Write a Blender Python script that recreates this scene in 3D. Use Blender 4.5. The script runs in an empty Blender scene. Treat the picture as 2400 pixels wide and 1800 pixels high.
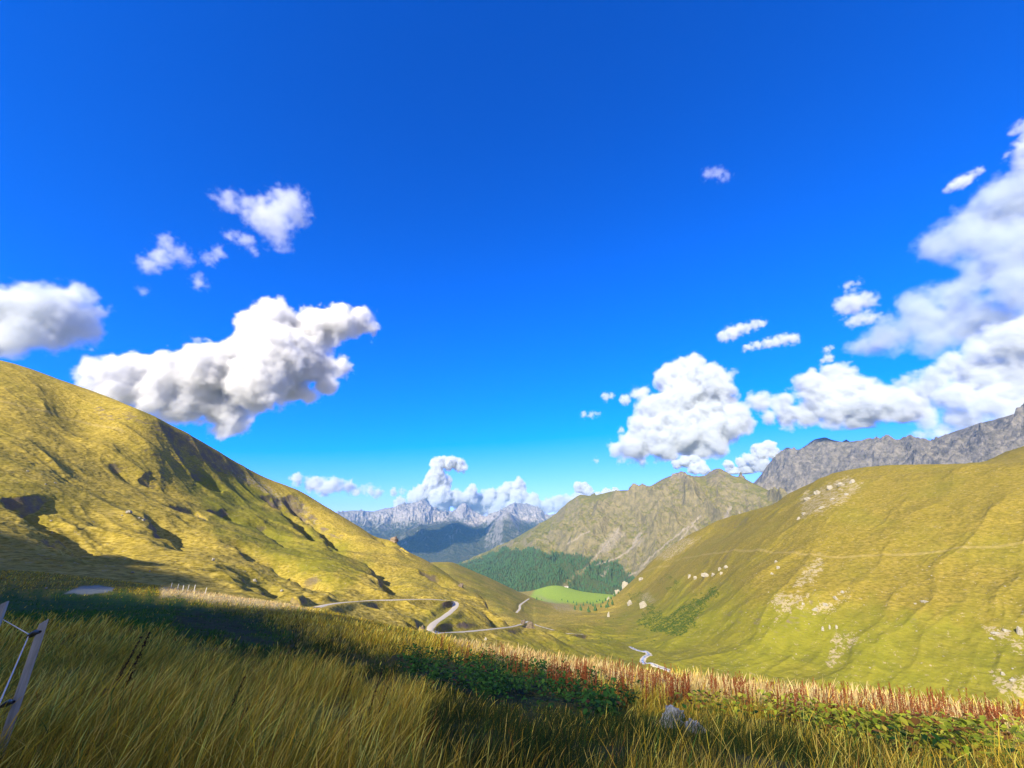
import bpy, math, random
import numpy as np
from mathutils import Vector

# ------------------------------------------------------------------ camera, world, sun
sc = bpy.context.scene
COL = sc.collection
PITCH, FOC, EYE = math.radians(19.0), 937.0, 1.6        # focal length in pixels of a 2400 px wide picture
CP, SP = math.cos(PITCH), math.sin(PITCH)
cam = bpy.data.objects.new('camera', bpy.data.cameras.new('camera'))
COL.objects.link(cam)
sc.camera = cam
cam.data.sensor_width = 36.0
cam.data.lens = 36.0 * FOC / 2400.0
cam.data.clip_start, cam.data.clip_end = 0.05, 150000.0
cam.location = (0, 0, EYE)
cam.rotation_euler = (math.pi / 2 + PITCH, 0, 0)

SUN_EL, SUN_BACK = math.radians(28.0), math.radians(25.0)   # low evening sun behind the camera, to the left
SH = np.array([-math.sin(SUN_BACK), -math.cos(SUN_BACK)])   # horizontal direction towards the sun
SUN = np.array([SH[0] * math.cos(SUN_EL), SH[1] * math.cos(SUN_EL), math.sin(SUN_EL)])
w = bpy.data.worlds.new("World")
sc.world = w
w.use_nodes = True
wn, wl = w.node_tree.nodes, w.node_tree.links
bg = wn['Background']
sky = wn.new('ShaderNodeTexSky')
sky.sky_type = 'NISHITA'
sky.sun_disc = False
sky.sun_elevation = SUN_EL
sky.sun_rotation = math.atan2(SH[0], SH[1])
sky.altitude = 2300
sky.air_density, sky.dust_density, sky.ozone_density = 1.0, 0.2, 3.0
sep, cmb = wn.new('ShaderNodeSeparateColor'), wn.new('ShaderNodeCombineColor')      # deep, polarised evening blue
wl.new(sky.outputs[0], sep.inputs[0])
for ch, off, gain in ((0, 2.3, 0.8), (1, 0.08, 0.66), (2, 0.0, 1.85)):
    mt_ = wn.new('ShaderNodeMath')
    mt_.operation = 'SUBTRACT'
    wl.new(sep.outputs[ch], mt_.inputs[0])
    mt_.inputs[1].default_value = off
    mx_ = wn.new('ShaderNodeMath')
    mx_.operation = 'MAXIMUM'
    wl.new(mt_.outputs[0], mx_.inputs[0])
    mx_.inputs[1].default_value = 0.0
    mg_ = wn.new('ShaderNodeMath')
    mg_.operation = 'MULTIPLY'
    wl.new(mx_.outputs[0], mg_.inputs[0])
    mg_.inputs[1].default_value = gain
    wl.new(mg_.outputs[0], cmb.inputs[ch])
# warm cloudy glow added to the unseen sky behind the camera, fills the shaded meadow
tcw = wn.new('ShaderNodeTexCoord')
spw = wn.new('ShaderNodeSeparateXYZ')
wl.new(tcw.outputs['Generated'], spw.inputs[0])
nzw = wn.new('ShaderNodeTexNoise')
nzw.inputs['Scale'].default_value = 3.2
nzw.inputs['Detail'].default_value = 6
wl.new(tcw.outputs['Generated'], nzw.inputs['Vector'])
masks = []
for src, lo_, hi_ in ((nzw.outputs['Fac'], 0.36, 0.60), (spw.outputs[1], -0.12, -0.45), (spw.outputs[2], -0.02, 0.15)):
    mr_ = wn.new('ShaderNodeMapRange')
    mr_.interpolation_type = 'SMOOTHSTEP'
    wl.new(src, mr_.inputs['Value'])
    mr_.inputs['From Min'].default_value, mr_.inputs['From Max'].default_value = lo_, hi_
    masks.append(mr_.outputs[0])
for q_ in masks[1:]:
    mm_ = wn.new('ShaderNodeMath')
    mm_.operation = 'MULTIPLY'
    wl.new(masks[0], mm_.inputs[0])
    wl.new(q_, mm_.inputs[1])
    masks[0] = mm_.outputs[0]
mxw = wn.new('ShaderNodeMix')
mxw.data_type = 'RGBA'
wl.new(masks[0], mxw.inputs[0])
wl.new(cmb.outputs[0], mxw.inputs[6])
mxw.inputs[7].default_value = (3.9, 2.9, 1.65, 1)
wl.new(mxw.outputs[2], bg.inputs['Color'])
bg.inputs['Strength'].default_value = 0.10
sun = bpy.data.objects.new('sun', bpy.data.lights.new('sun', 'SUN'))
COL.objects.link(sun)
sun.data.energy = 5.0
sun.data.angle = math.radians(0.5)
sun.data.color = (1.0, 0.92, 0.76)
sun.rotation_euler = Vector(SUN).to_track_quat('Z', 'Y').to_euler()
sc.view_settings.view_transform = 'Standard'
sc.view_settings.look = 'None'
sc.view_settings.exposure = 1.06
sc.view_settings.gamma = 1.0
cy = sc.cycles
cy.use_denoising = True
cy.max_bounces, cy.diffuse_bounces, cy.glossy_bounces = 12, 3, 2
cy.transparent_max_bounces, cy.volume_bounces = 8, 8
cy.sample_clamp_indirect = 8.0

# ------------------------------------------------------------------ small helpers
rng = np.random.default_rng(7)
random.seed(7)


def ray(x, y):
    u, v = (np.asarray(x, float) - 1200) / FOC, (900 - np.asarray(y, float)) / FOC
    return u, CP - SP * v, SP + CP * v


def polar(x, y):
    X, Y, Z = ray(x, y)
    return np.arctan2(X, Y), Z / np.hypot(X, Y)


def at(x, y, d):
    X, Y, Z = ray(x, y)
    r = np.hypot(X, Y)
    return np.array([X * d / r, Y * d / r, EYE + Z * d / r])


def to_px(X, Y, Z):
    Zc = Z - EYE
    f = Y * CP + Zc * SP
    f = np.where(f > 1e-3, f, 1e-3)
    return 1200 + FOC * X / f, 900 - FOC * (Zc * CP - Y * SP) / f


_perm = rng.permutation(256).astype(np.int32)
_perm = np.concatenate([_perm, _perm, _perm])
_g3 = rng.normal(size=(256, 3))
_g3 = (_g3 / np.linalg.norm(_g3, axis=1)[:, None]).astype(np.float32)


def perlin(x, y, z=None):
    x = np.asarray(x, np.float32)
    y = np.asarray(y, np.float32)
    z = np.zeros_like(x) if z is None else np.asarray(z, np.float32)
    xi, yi, zi = np.floor(x), np.floor(y), np.floor(z)
    xf, yf, zf = x - xi, y - yi, z - zi
    xi, yi, zi = xi.astype(np.int64) & 255, yi.astype(np.int64) & 255, zi.astype(np.int64) & 255
    u, v, t = (f * f * f * (f * (f * 6 - 15) + 10) for f in (xf, yf, zf))
    out = 0
    for dz in (0, 1):
        wz = t if dz else 1 - t
        for dy in (0, 1):
            wy = v if dy else 1 - v
            for dx in (0, 1):
                h = _perm[_perm[_perm[xi + dx] + yi + dy] + zi + dz]
                g = _g3[h]
                dot = g[..., 0] * (xf - dx) + g[..., 1] * (yf - dy) + g[..., 2] * (zf - dz)
                out = out + dot * (u if dx else 1 - u) * wy * wz
    return out * 1.5


def fbm(x, y, z=None, o=4, gain=0.5, lac=2.03):
    r, a, f = 0, 1.0, 1.0
    for i in range(o):
        r = r + a * perlin(x * f + 17.3 * i, y * f - 9.1 * i, None if z is None else z * f)
        a *= gain
        f *= lac
    return r


def ridged(x, y, o=5, gain=0.5, lac=2.1):
    r, a, f, prev = 0, 1.0, 1.0, 1.0
    for i in range(o):
        n = 1 - np.abs(perlin(x * f + 31.7 * i, y * f + 5.3 * i)) * 1.6
        n = np.clip(n, 0, 1) ** 2
        r = r + a * n * prev
        prev = n
        a *= gain
        f *= lac
    return r


def sstep(a, b, x):
    t = np.clip((x - a) / (b - a), 0, 1)
    return t * t * (3 - 2 * t)


def pchip_slopes(T, E):
    h = np.diff(T, axis=0)
    dl = np.diff(E, axis=0) / h
    m = np.zeros_like(E)
    w1, w2 = 2 * h[1:] + h[:-1], h[1:] + 2 * h[:-1]
    ok = dl[:-1] * dl[1:] > 0
    with np.errstate(divide='ignore', invalid='ignore'):
        hm = (w1 + w2) / (w1 / dl[:-1] + w2 / dl[1:])
    m[1:-1] = np.where(ok, hm, 0)
    m[0], m[-1] = dl[0], dl[-1]
    return m


def pchip1(xs, ys, q):
    xs, ys = np.asarray(xs, float)[:, None], np.asarray(ys, float)[:, None]
    m = pchip_slopes(xs, ys)[:, 0]
    xs, ys = xs[:, 0], ys[:, 0]
    q = np.clip(q, xs[0], xs[-1])
    i = np.clip(np.searchsorted(xs, q) - 1, 0, len(xs) - 2)
    h = xs[i + 1] - xs[i]
    t = (q - xs[i]) / h
    return ((2 * t**3 - 3 * t**2 + 1) * ys[i] + (t**3 - 2 * t**2 + t) * h * m[i]
            + (-2 * t**3 + 3 * t**2) * ys[i + 1] + (t**3 - t**2) * h * m[i + 1])


def gsmooth(a, s):
    if s <= 0:
        return a
    r = int(3 * s)
    k = np.exp(-0.5 * (np.arange(-r, r + 1) / s) ** 2)
    k /= k.sum()
    return np.convolve(np.pad(a, r, mode='edge'), k, mode='valid')


def mesh_np(name, verts, faces, mat=None, smooth=True, attrs=None, parent=None):
    """faces: (n,3) or (n,4) int array; attrs: name -> float array per vertex, or (n,3) colour"""
    me = bpy.data.meshes.new(name)
    verts = np.asarray(verts, np.float32)
    faces = np.asarray(faces, np.int32)
    k = faces.shape[1]
    me.vertices.add(len(verts))
    me.vertices.foreach_set('co', verts.ravel())
    me.loops.add(faces.size)
    me.loops.foreach_set('vertex_index', faces.ravel())
    me.polygons.add(len(faces))
    me.polygons.foreach_set('loop_start', np.arange(0, faces.size, k, dtype=np.int32))
    me.polygons.foreach_set('use_smooth', np.full(len(faces), smooth, bool))
    me.update(calc_edges=True)
    for a, v in (attrs or {}).items():
        v = np.asarray(v, np.float32)
        if v.ndim == 2:
            at_ = me.attributes.new(a, 'FLOAT_VECTOR', 'POINT')
            at_.data.foreach_set('vector', v.ravel())
        else:
            at_ = me.attributes.new(a, 'FLOAT', 'POINT')
            at_.data.foreach_set('value', v)
    if mat:
        me.materials.append(mat)
    o = bpy.data.objects.new(name, me)
    COL.objects.link(o)
    if parent:
        o.parent = parent
    return o


def tag(o, label=None, cat=None, group=None, kind=None):
    if label: o['label'] = label
    if cat: o['category'] = cat
    if group: o['group'] = group
    if kind: o['kind'] = kind
    return o


def grid_faces(nr, nc):
    i = np.arange((nr - 1) * (nc - 1))
    r, c = i // (nc - 1), i % (nc - 1)
    a = r * nc + c
    return np.stack([a, a + 1, a + nc + 1, a + nc], 1)


class Mat:
    """a material under construction: thin wrapper over its node tree"""
    def __init__(self, name, rough=0.9, spec=0.2):
        self.m = bpy.data.materials.new(name)
        self.m.use_nodes = True
        self.n, self.l = self.m.node_tree.nodes, self.m.node_tree.links
        self.b = self.n['Principled BSDF']
        self.b.inputs['Roughness'].default_value = rough
        self.b.inputs['Specular IOR Level'].default_value = spec
        self.co = None

    def pos(self):
        if self.co is None:
            self.co = self.n.new('ShaderNodeNewGeometry').outputs['Position']
        return self.co

    def _in(self, sock, v):
        if hasattr(v, 'is_linked') or isinstance(v, bpy.types.NodeSocket):
            self.l.new(v, sock)
        elif isinstance(v, (tuple, list)) and sock.type == 'RGBA' and len(v) == 3:
            sock.default_value = (*v, 1)
        else:
            sock.default_value = v

    def noise(self, scale, detail=4, rough=0.55, vec=None, stretch=None, dist=0.0):
        t = self.n.new('ShaderNodeTexNoise')
        t.inputs['Scale'].default_value = scale
        t.inputs['Detail'].default_value = detail
        t.inputs['Roughness'].default_value = rough
        t.inputs['Distortion'].default_value = dist
        v = vec or self.pos()
        if stretch:
            mp = self.n.new('ShaderNodeVectorMath')
            mp.operation = 'MULTIPLY'
            self.l.new(v, mp.inputs[0])
            mp.inputs[1].default_value = stretch
            v = mp.outputs[0]
        self.l.new(v, t.inputs['Vector'])
        return t.outputs['Fac']

    def vor(self, scale, stretch=None, feature='F1'):
        t = self.n.new('ShaderNodeTexVoronoi')
        t.feature = feature
        t.inputs['Scale'].default_value = scale
        v = self.pos()
        if stretch:
            mp = self.n.new('ShaderNodeVectorMath')
            mp.operation = 'MULTIPLY'
            self.l.new(v, mp.inputs[0])
            mp.inputs[1].default_value = stretch
            v = mp.outputs[0]
        self.l.new(v, t.inputs['Vector'])
        return t.outputs['Distance']

    def attr(self, name, vec=False):
        t = self.n.new('ShaderNodeAttribute')
        t.attribute_name = name
        return t.outputs['Vector' if vec else 'Fac']

    def math(self, op, a, b=0.0, c=None, clamp=False):
        t = self.n.new('ShaderNodeMath')
        t.operation = op
        t.use_clamp = clamp
        self._in(t.inputs[0], a)
        self._in(t.inputs[1], b)
        if c is not None:
            self._in(t.inputs[2], c)
        return t.outputs[0]

    def ramp(self, v, a, b, lo=0.0, hi=1.0):
        t = self.n.new('ShaderNodeMapRange')
        t.interpolation_type = 'SMOOTHSTEP'
        self._in(t.inputs['Value'], v)
        t.inputs['From Min'].default_value, t.inputs['From Max'].default_value = a, b
        t.inputs['To Min'].default_value, t.inputs['To Max'].default_value = lo, hi
        return t.outputs[0]

    def mix(self, f, a, b, mode='MIX'):
        t = self.n.new('ShaderNodeMix')
        t.data_type = 'RGBA'
        t.blend_type = mode
        self._in(t.inputs[0], f)
        self._in(t.inputs[6], a)
        self._in(t.inputs[7], b)
        return t.outputs[2]

    def bump(self, h, strength, dist, prev=None):
        t = self.n.new('ShaderNodeBump')
        t.inputs['Strength'].default_value = strength
        t.inputs['Distance'].default_value = dist
        self.l.new(h, t.inputs['Height'])
        if prev:
            self.l.new(prev, t.inputs['Normal'])
        return t.outputs[0]

    def done(self, col, normal=None):
        self._in(self.b.inputs['Base Color'], col)
        if normal:
            self.l.new(normal, self.b.inputs['Normal'])
        return self.m


def shift(mul, add, C):
    return [(x, y + add, d * mul) for x, y, d in C]


# ------------------------------------------------------------------ near terrain: meadow, two hillsides, valley
# each curve runs across the view at its own distance: (picture x, picture y, metres away); the sheet passes through all of them in turn
C1 = [(-250,1800,4.2),(0,1800,3.9),(600,1800,3.5),(1200,1800,3.4),(1800,1800,4.1),(2400,1800,6.0),(2650,1800,7.0)]
C2 = [(-250,1560,8),(0,1545,8.5),(400,1580,6.8),(800,1640,6.2),(1200,1670,6),(1600,1715,6),(2000,1755,7.4),(2400,1752,9.5),(2650,1760,10)]
C3 = [(-250,1440,28),(0,1430,28),(300,1450,20),(600,1500,14),(900,1545,11.5),(1200,1590,10.5),(1600,1645,9),(2000,1680,10),(2400,1725,11.8),(2650,1740,12)]
C4 = [(-250,1345,120),(0,1337,120),(200,1354,105),(400,1378,78),(640,1412,50),(800,1442,38),(1000,1489,26),(1200,1535,19),(1400,1573,15.5),(1600,1602,14),(1800,1626,13.5),(2000,1644,13.5),(2200,1666,14),(2400,1694,14.5),(2650,1724,15)]
C5 = [(-250,1347,135),(0,1339,135),(200,1358,118),(400,1386,95),(640,1440,75),(800,1500,70),(1000,1560,70),(1200,1640,70),(1600,1700,75),(2000,1740,80),(2400,1790,85),(2650,1800,85)]
C6 = [(-250,1345,160),(0,1336,160),(200,1352,140),(400,1374,125),(640,1412,120),(800,1447,150),(1000,1495,165),(1200,1540,185),(1400,1580,230),(1500,1592,260),(1600,1608,270),(1800,1632,280),(2000,1650,285),(2400,1700,290),(2650,1730,290)]
C7 = [(-250,1230,220),(0,1240,230),(230,1290,220),(400,1310,215),(640,1362,195),(800,1402,205),(1000,1442,215),(1180,1482,245),(1260,1500,270),(1350,1512,320),(1450,1527,335),(1520,1540,335),(1600,1543,330),(1800,1535,330),(2000,1540,325),(2400,1560,325),(2650,1580,325)]
C8 = [(-250,1060,360),(0,1080,370),(300,1125,420),(500,1195,425),(640,1250,410),(800,1325,310),(940,1375,285),(1060,1418,260),(1180,1462,280),(1260,1489,300),(1350,1493,390),(1450,1497,420),(1520,1500,420),(1600,1450,430),(1800,1410,368),(2000,1380,385),(2400,1390,385),(2650,1420,385)]
C9 = [(-250,900,545),(0,935,545),(200,985,550),(300,988,540),(345,1004,540),(420,1050,552),(500,1095,575),(590,1143,605),(640,1163,615),(700,1195,600),(760,1235,572),(800,1268,540),(900,1320,450),(1000,1369,382),(1090,1407,330),(1180,1448,310),(1260,1482,320),(1350,1472,460),(1450,1472,520),(1520,1462,540),(1600,1380,580),(1800,1310,450),(2000,1250,460),(2400,1230,455),(2650,1240,455)]
C10 = [(-250,790,680),(0,845,670),(150,893,650),(270,936,600),(330,962,567),(420,1005,584),(520,1062,620),(620,1118,662),(700,1150,672),(760,1185,660),(840,1233,640),(890,1260,610),(920,1262,600),(950,1288,580),(1010,1320,540),(1060,1354,480),(1090,1377,440),(1130,1394,400),(1180,1434,350),(1235,1462,330),(1260,1478,335),(1300,1470,480),(1380,1450,620),(1450,1440,680),(1520,1405,700),(1600,1320,760),(1800,1240,560),(2000,1150,560),(2150,1145,545),(2400,1130,530),(2650,1130,530)]
C11 = [(-250,850,780),(0,905,770),(330,1020,690),(620,1180,780),(840,1290,760),(950,1345,700),(1010,1380,640),(1090,1415,540),(1180,1460,440),(1235,1480,420),(1300,1462,560),(1380,1440,720),(1450,1425,800),(1520,1380,820),(1600,1290,880),(1700,1245,850),(1800,1205,660),(2000,1115,620),(2150,1105,600),(2400,1080,575),(2650,1070,575)]
C12 = [(-250,900,900),(0,950,900),(330,1060,1000),(620,1210,1100),(840,1320,1100),(960,1335,1100),(1010,1318,1100),(1050,1318,1120),(1090,1330,1150),(1150,1356,1200),(1200,1380,1250),(1240,1398,1300),(1290,1414,1250),(1340,1424,1150),(1400,1418,1050),(1440,1396,1000),(1480,1362,1000),(1540,1305,1000),(1600,1262,1000),(1650,1236,960),(1700,1214,930),(1760,1197,860),(1820,1178,790),(1845,1160,770),(1880,1143,745),(1930,1118,710),(2000,1099,680),(2080,1090,660),(2150,1088,650),(2270,1087,625),(2330,1085,618),(2400,1081,610),(2650,1060,600)]
C13 = [(-250,1000,1300),(330,1200,1400),(840,1390,1500),(1010,1400,1500),(1150,1405,1700),(1250,1408,1900),(1330,1412,1900),(1420,1412,1600),(1480,1400,1500),(1600,1340,1400),(2000,1180,1000),(2200,1120,930),(2290,1092,900),(2340,1066,880),(2400,1045,860),(2650,985,840)]
C14 = [(-250,1200,2600),(330,1350,2700),(840,1395,2800),(1010,1395,2850),(1150,1385,2900),(1250,1389,2950),(1300,1362,2950),(1345,1386,2950),(1430,1393,2900),(1480,1400,2800),(1600,1420,2600),(2000,1400,2300),(2400,1400,2200),(2650,1400,2200)]
C15 = [(-250,1400,4200),(840,1420,4200),(1300,1420,4200),(2400,1420,4200),(2650,1420,4200)]
CURVES = [C1, C2, C3, C4, C5, C6, C7, C8, C9, C10, C11, C12, C13, C14, C15]
SUBS = [24, 105, 95, 105, 12, 14, 120, 150, 140, 120, 24, 90, 24, 40, 6]

xs_col = np.arange(-248, 2649, 2.15)
AZ = np.arctan((xs_col - 1200) / FOC / (CP - SP * (-0.36)))
NC = len(AZ)
T, E_ = [np.full(NC, math.log(1.2))], [np.full(NC, -EYE / 1.2)]
for k, C in enumerate(CURVES):
    a, e = polar([c[0] for c in C], [c[1] for c in C])
    o_ = np.argsort(a)
    a, e = a[o_], e[o_]
    t = np.log(np.array([c[2] for c in C], float))[o_]
    s_ = 5 if k in (9, 11) else (12 if k > 3 else 16)
    E_.append(gsmooth(pchip1(a, e, AZ), 1.5 if k in (9, 11) else s_))
    T.append(gsmooth(pchip1(a, t, AZ), s_))
T, E_ = np.array(T), np.array(E_)
for k in range(1, len(T)):
    T[k] = np.maximum(T[k], T[k - 1] + 0.02)
M_ = pchip_slopes(T, E_)
rows_t, rows_e, row_k = [], [], []
for k, n in enumerate(SUBS):
    h = T[k + 1] - T[k]
    for j in range(n + (1 if k == len(SUBS) - 1 else 0)):
        t = j / n
        rows_t.append(T[k] + t * h)
        rows_e.append((2 * t**3 - 3 * t**2 + 1) * E_[k] + (t**3 - 2 * t**2 + t) * h * M_[k]
                      + (-2 * t**3 + 3 * t**2) * E_[k + 1] + (t**3 - t**2) * h * M_[k + 1])
        row_k.append(k + t)
D = np.exp(np.array(rows_t))
TE = np.array(rows_e)
RK = np.array(row_k)[:, None] * np.ones((1, NC))
NR = len(D)
GX, GY = D * np.sin(AZ)[None], D * np.cos(AZ)[None]
GZ = EYE + TE * D
PX0, PY0 = to_px(GX, GY, GZ)


def poly_dist(px, py, qx, qy):
    """distance to a polyline in the plan, and the side (positive right of its direction)"""
    best = np.full(qx.shape, 1e9)
    side = np.zeros(qx.shape)
    along = np.zeros(qx.shape)
    for i in range(len(px) - 1):
        ax, ay, bx, by = px[i], py[i], px[i + 1], py[i + 1]
        dx, dy = bx - ax, by - ay
        L2 = dx * dx + dy * dy + 1e-9
        t = np.clip(((qx - ax) * dx + (qy - ay) * dy) / L2, 0, 1)
        d = np.hypot(qx - ax - t * dx, qy - ay - t * dy)
        s = np.sign((qx - ax) * dy - (qy - ay) * dx)
        m = d < best
        best = np.where(m, d, best)
        side = np.where(m, s, side)
        along = np.where(m, (i + t) / (len(px) - 1), along)
    return best, side, along


def find(x, y, kmin=0.0, kmax=99.0):
    """the first point of the sheet that the picture shows at (x, y), as row and column"""
    a, e = polar(x, y)
    c = int(np.clip(np.searchsorted(AZ, a), 1, NC - 1))
    if abs(AZ[c - 1] - a) < abs(AZ[c] - a):
        c -= 1
    te = (GZ[:, c] - EYE) / D[:, c]
    ok = (RK[:, c] >= kmin) & (RK[:, c] <= kmax)
    te = np.where(ok, te, -9)
    i = np.argmax(te >= e)
    if te[i] < e:
        i = int(np.argmax(te))
    return int(i), c


def ground(x, y, kmin=0.0, kmax=99.0):
    i, c = find(x, y, kmin, kmax)
    return np.array([GX[i, c], GY[i, c], GZ[i, c]])


def ground_at(X, Y):
    """height of the sheet at plan points (nearest sample, bilinear along the row)"""
    a, d = np.arctan2(X, Y), np.hypot(X, Y)
    c = np.clip(np.searchsorted(AZ, a), 1, NC - 1)
    f = np.clip((a - AZ[c - 1]) / (AZ[c] - AZ[c - 1]), 0, 1)
    out = np.zeros(len(a))
    for side, wt in ((c - 1, 1 - f), (c, f)):
        lo = np.zeros(len(a), int)
        hi = np.full(len(a), NR - 1)
        while (hi - lo).max() > 1:
            mid = (lo + hi) // 2
            g = D[mid, side] <= d
            lo, hi = np.where(g, mid, lo), np.where(g, hi, mid)
        t = np.clip((d - D[lo, side]) / (D[hi, side] - D[lo, side] + 1e-9), 0, 1)
        out += wt * (GZ[lo, side] * (1 - t) + GZ[hi, side] * t)
    return out


# relief
left = 1 - sstep(0.20, 0.30, AZ)[None] * np.ones_like(D)
hillw = sstep(5.6, 6.8, RK)
near = 1 - sstep(4.0, 5.0, RK)
GZ = GZ + near * (0.10 * fbm(GX / 3.1, GY / 3.1, o=3) + 0.035 * fbm(GX / 0.55, GY / 0.55, o=2)) * sstep(2.0, 4.0, D)
sky_edge = 1 - 0.75 * np.exp(-((RK - 10) / 0.5) ** 2) - 0.6 * np.exp(-((RK - 12) / 0.6) ** 2)
hl = hillw * left * sky_edge * (1 - sstep(12.5, 13.5, RK))
hr = hillw * (1 - left) * sky_edge * (1 - sstep(12.5, 13.5, RK))
zb = GZ.copy()
warp = 9 * fbm(GX / 60, GY / 60, o=2)
GZ = GZ + hl * (3.0 * fbm(GX / 62 + 3, GY / 62, o=3) + 0.7 * fbm((GX + warp) / 17, (GY + warp) / 30, o=3))
terr = perlin(GX / 14, GY / 14, (zb + 1.5 * fbm(GX / 11, GY / 11, o=3)) / 0.9)
GZ = GZ + hl * 1.9 * (ridged((0.13 * GX + 0.99 * GY + warp) / 40, (0.99 * GX - 0.13 * GY + warp) / 190, 4) - 0.75)
GZ = GZ + hl * 0.33 * terr * sstep(-0.35, 0.35, fbm(GX / 70 + 9, GY / 70, o=2) + 0.15)
GZ = GZ + hl * 0.32 * fbm(GX / 4.2, GY / 4.2, o=3)
GZ = GZ + hr * (2.2 * fbm(GX / 70, GY / 70 + 5, o=3) + 0.5 * fbm(GX / 15, GY / 15, o=3))
cu, cv = 0.42 * GX - 0.91 * GY, 0.91 * GX + 0.42 * GY
GZ = GZ + hr * 2.2 * (ridged((cu + warp) / 42, (cv + warp) / 170, 4) - 0.75)
terr2 = perlin(GX / 16, GY / 16, (zb + 1.0 * fbm(GX / 10, GY / 10, o=2)) / 1.1)
GZ = GZ + hr * (0.24 * terr2 + 0.24 * fbm(GX / 3.4, GY / 3.4, o=3))

# gullies and scarps of the left hill: polyline in the picture, depth, width left, width right (a steep bank on its left side)
GULLIES = [
    ([(0,1172),(60,1185),(115,1208),(170,1245),(235,1302)], 6, 5, 26),
    ([(345,1225),(395,1240),(420,1262),(438,1292)], 5.5, 4, 20),
    ([(262,1088),(300,1125),(345,1150)], 2.5, 3, 13),
    ([(330,1130),(380,1140),(420,1170)], 4, 4, 16),
    ([(445,1108),(480,1130),(505,1152)], 6, 4, 18),
    ([(500,1195),(540,1215),(560,1228)], 6, 4, 18),
    ([(410,1185),(450,1205),(480,1215)], 5, 3, 13),
    ([(615,1160),(665,1195),(720,1240),(800,1300)], 15, 7, 26),
    ([(660,1165),(720,1205),(770,1250),(810,1290)], 12, 6, 22),
    ([(590,1220),(640,1250),(690,1285)], 5, 3, 15),
    ([(545,1265),(600,1290),(640,1325)], 5, 3, 13),
    ([(580,1330),(620,1360),(660,1385),(700,1400)], 6, 3, 13),
    ([(640,1310),(680,1345),(720,1375)], 5, 3, 12),
    ([(860,1320),(890,1335),(920,1360),(955,1395)], 7, 3, 16),
    ([(700,1365),(740,1385)], 4, 3, 10),
    ([(1125,1390),(1165,1425),(1200,1450),(1225,1470)], 13, 5, 22),
    ([(1140,1432),(1150,1450),(1165,1475)], 3, 2, 8),
    ([(1050,1405),(1058,1425)], 2, 2, 6),
    ([(1000,1340),(1040,1362),(1075,1382)], 8, 3, 20),
    ([(880,1258),(925,1275),(950,1290)], 10, 4, 18),
    ([(1280,1478),(1310,1500)], 3, 2, 8),
    ([(1330,1490),(1352,1508)], 3, 2, 8),
    ([(960,1465),(1000,1478)], 4, 2, 6),
]
gully_mask = np.zeros_like(GZ)
for pts, dep, wl_, wr_ in GULLIES:
    P = np.array([ground(x, y, 6.0, 12) for x, y in pts])
    lo, hi = P.min(0) - 70, P.max(0) + 70
    idx = np.where((GX > lo[0]) & (GX < hi[0]) & (GY > lo[1]) & (GY < hi[1]) & (RK > 6.0) & (RK < 12.2))
    qx, qy = GX[idx], GY[idx]
    jit = fbm(qx / 14, qy / 14, o=2)
    d_, s_, al = poly_dist(P[:, 0], P[:, 1], qx + 3.0 * jit, qy + 3.0 * jit)
    sd = d_ * s_
    wl_ = max(wl_, 7.0) if dep > 4 else wl_
    ends = np.clip(np.minimum(al, 1 - al) * 6, 0, 1)
    prof = np.where(sd > 0, np.exp(-(sd / wl_) ** 2), np.exp(-(sd / wr_) ** 2)) * ends * (1 + 0.35 * jit)
    GZ[idx] -= 1.35 * dep * prof
    gully_mask[idx] = np.maximum(gully_mask[idx], prof)

for _ in range(4):                                              # take the jaggedness out of the steepest banks
    av_ = GZ.copy()
    av_[:, 1:-1] = (GZ[:, :-2] + GZ[:, 2:]) / 2
    av_[1:-1] = 0.5 * av_[1:-1] + 0.25 * (GZ[:-2] + GZ[2:])
    df_ = np.abs(GZ - av_)
    GZ = np.where((RK > 6) & (RK < 12.2), GZ + (av_ - GZ) * sstep(0.30, 0.65, df_), GZ)

# the tracks: cut level benches into the slope
ROAD = [(735,1423),(770,1417),(800,1413),(860,1409),(930,1406.5),(1010,1405),(1045,1406),(1064,1411),(1071,1420),(1058,1434),(1036,1449),(1018,1460),(1006,1472),(1012,1482),(1045,1485),(1100,1480),(1160,1474),(1212,1468),(1236,1459)]
TRAIL = [(1255,1465),(1285,1474),(1320,1482),(1368,1489)]
LANE = [(1210,1436),(1219,1428),(1217,1420),(1228,1412),(1240,1404)]
LEFT_PATH = [(-60,928),(0,944),(80,962),(150,978),(215,992),(290,1012)]
RIGHT_PATH = [(1440,1352),(1560,1318),(1640,1300),(1720,1290),(1850,1300),(1960,1310),(2100,1300),(2250,1285),(2420,1268)]


def chaikin(P, n=3):
    P = np.asarray(P, float)
    for _ in range(n):
        Q = np.empty((2 * len(P) - 2, P.shape[1]))
        Q[0::2] = 0.75 * P[:-1] + 0.25 * P[1:]
        Q[1::2] = 0.25 * P[:-1] + 0.75 * P[1:]
        P = np.vstack([P[:1], Q, P[-1:]])
    return P


def trace(pts, kmin=6.0, kmax=13):
    P = np.array([ground(x, y, kmin, kmax) for x, y in pts])
    P = chaikin(P, 3)
    seg = np.hypot(*np.diff(P[:, :2], axis=0).T)
    s = np.concatenate([[0], np.cumsum(seg)])
    q = np.arange(0, s[-1], 1.5)
    P = np.stack([np.interp(q, s, P[:, i]) for i in range(3)], 1)
    for i in range(3):
        P[:, i] = gsmooth(P[:, i], 2.5 if i < 2 else 6)
    return P


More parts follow.
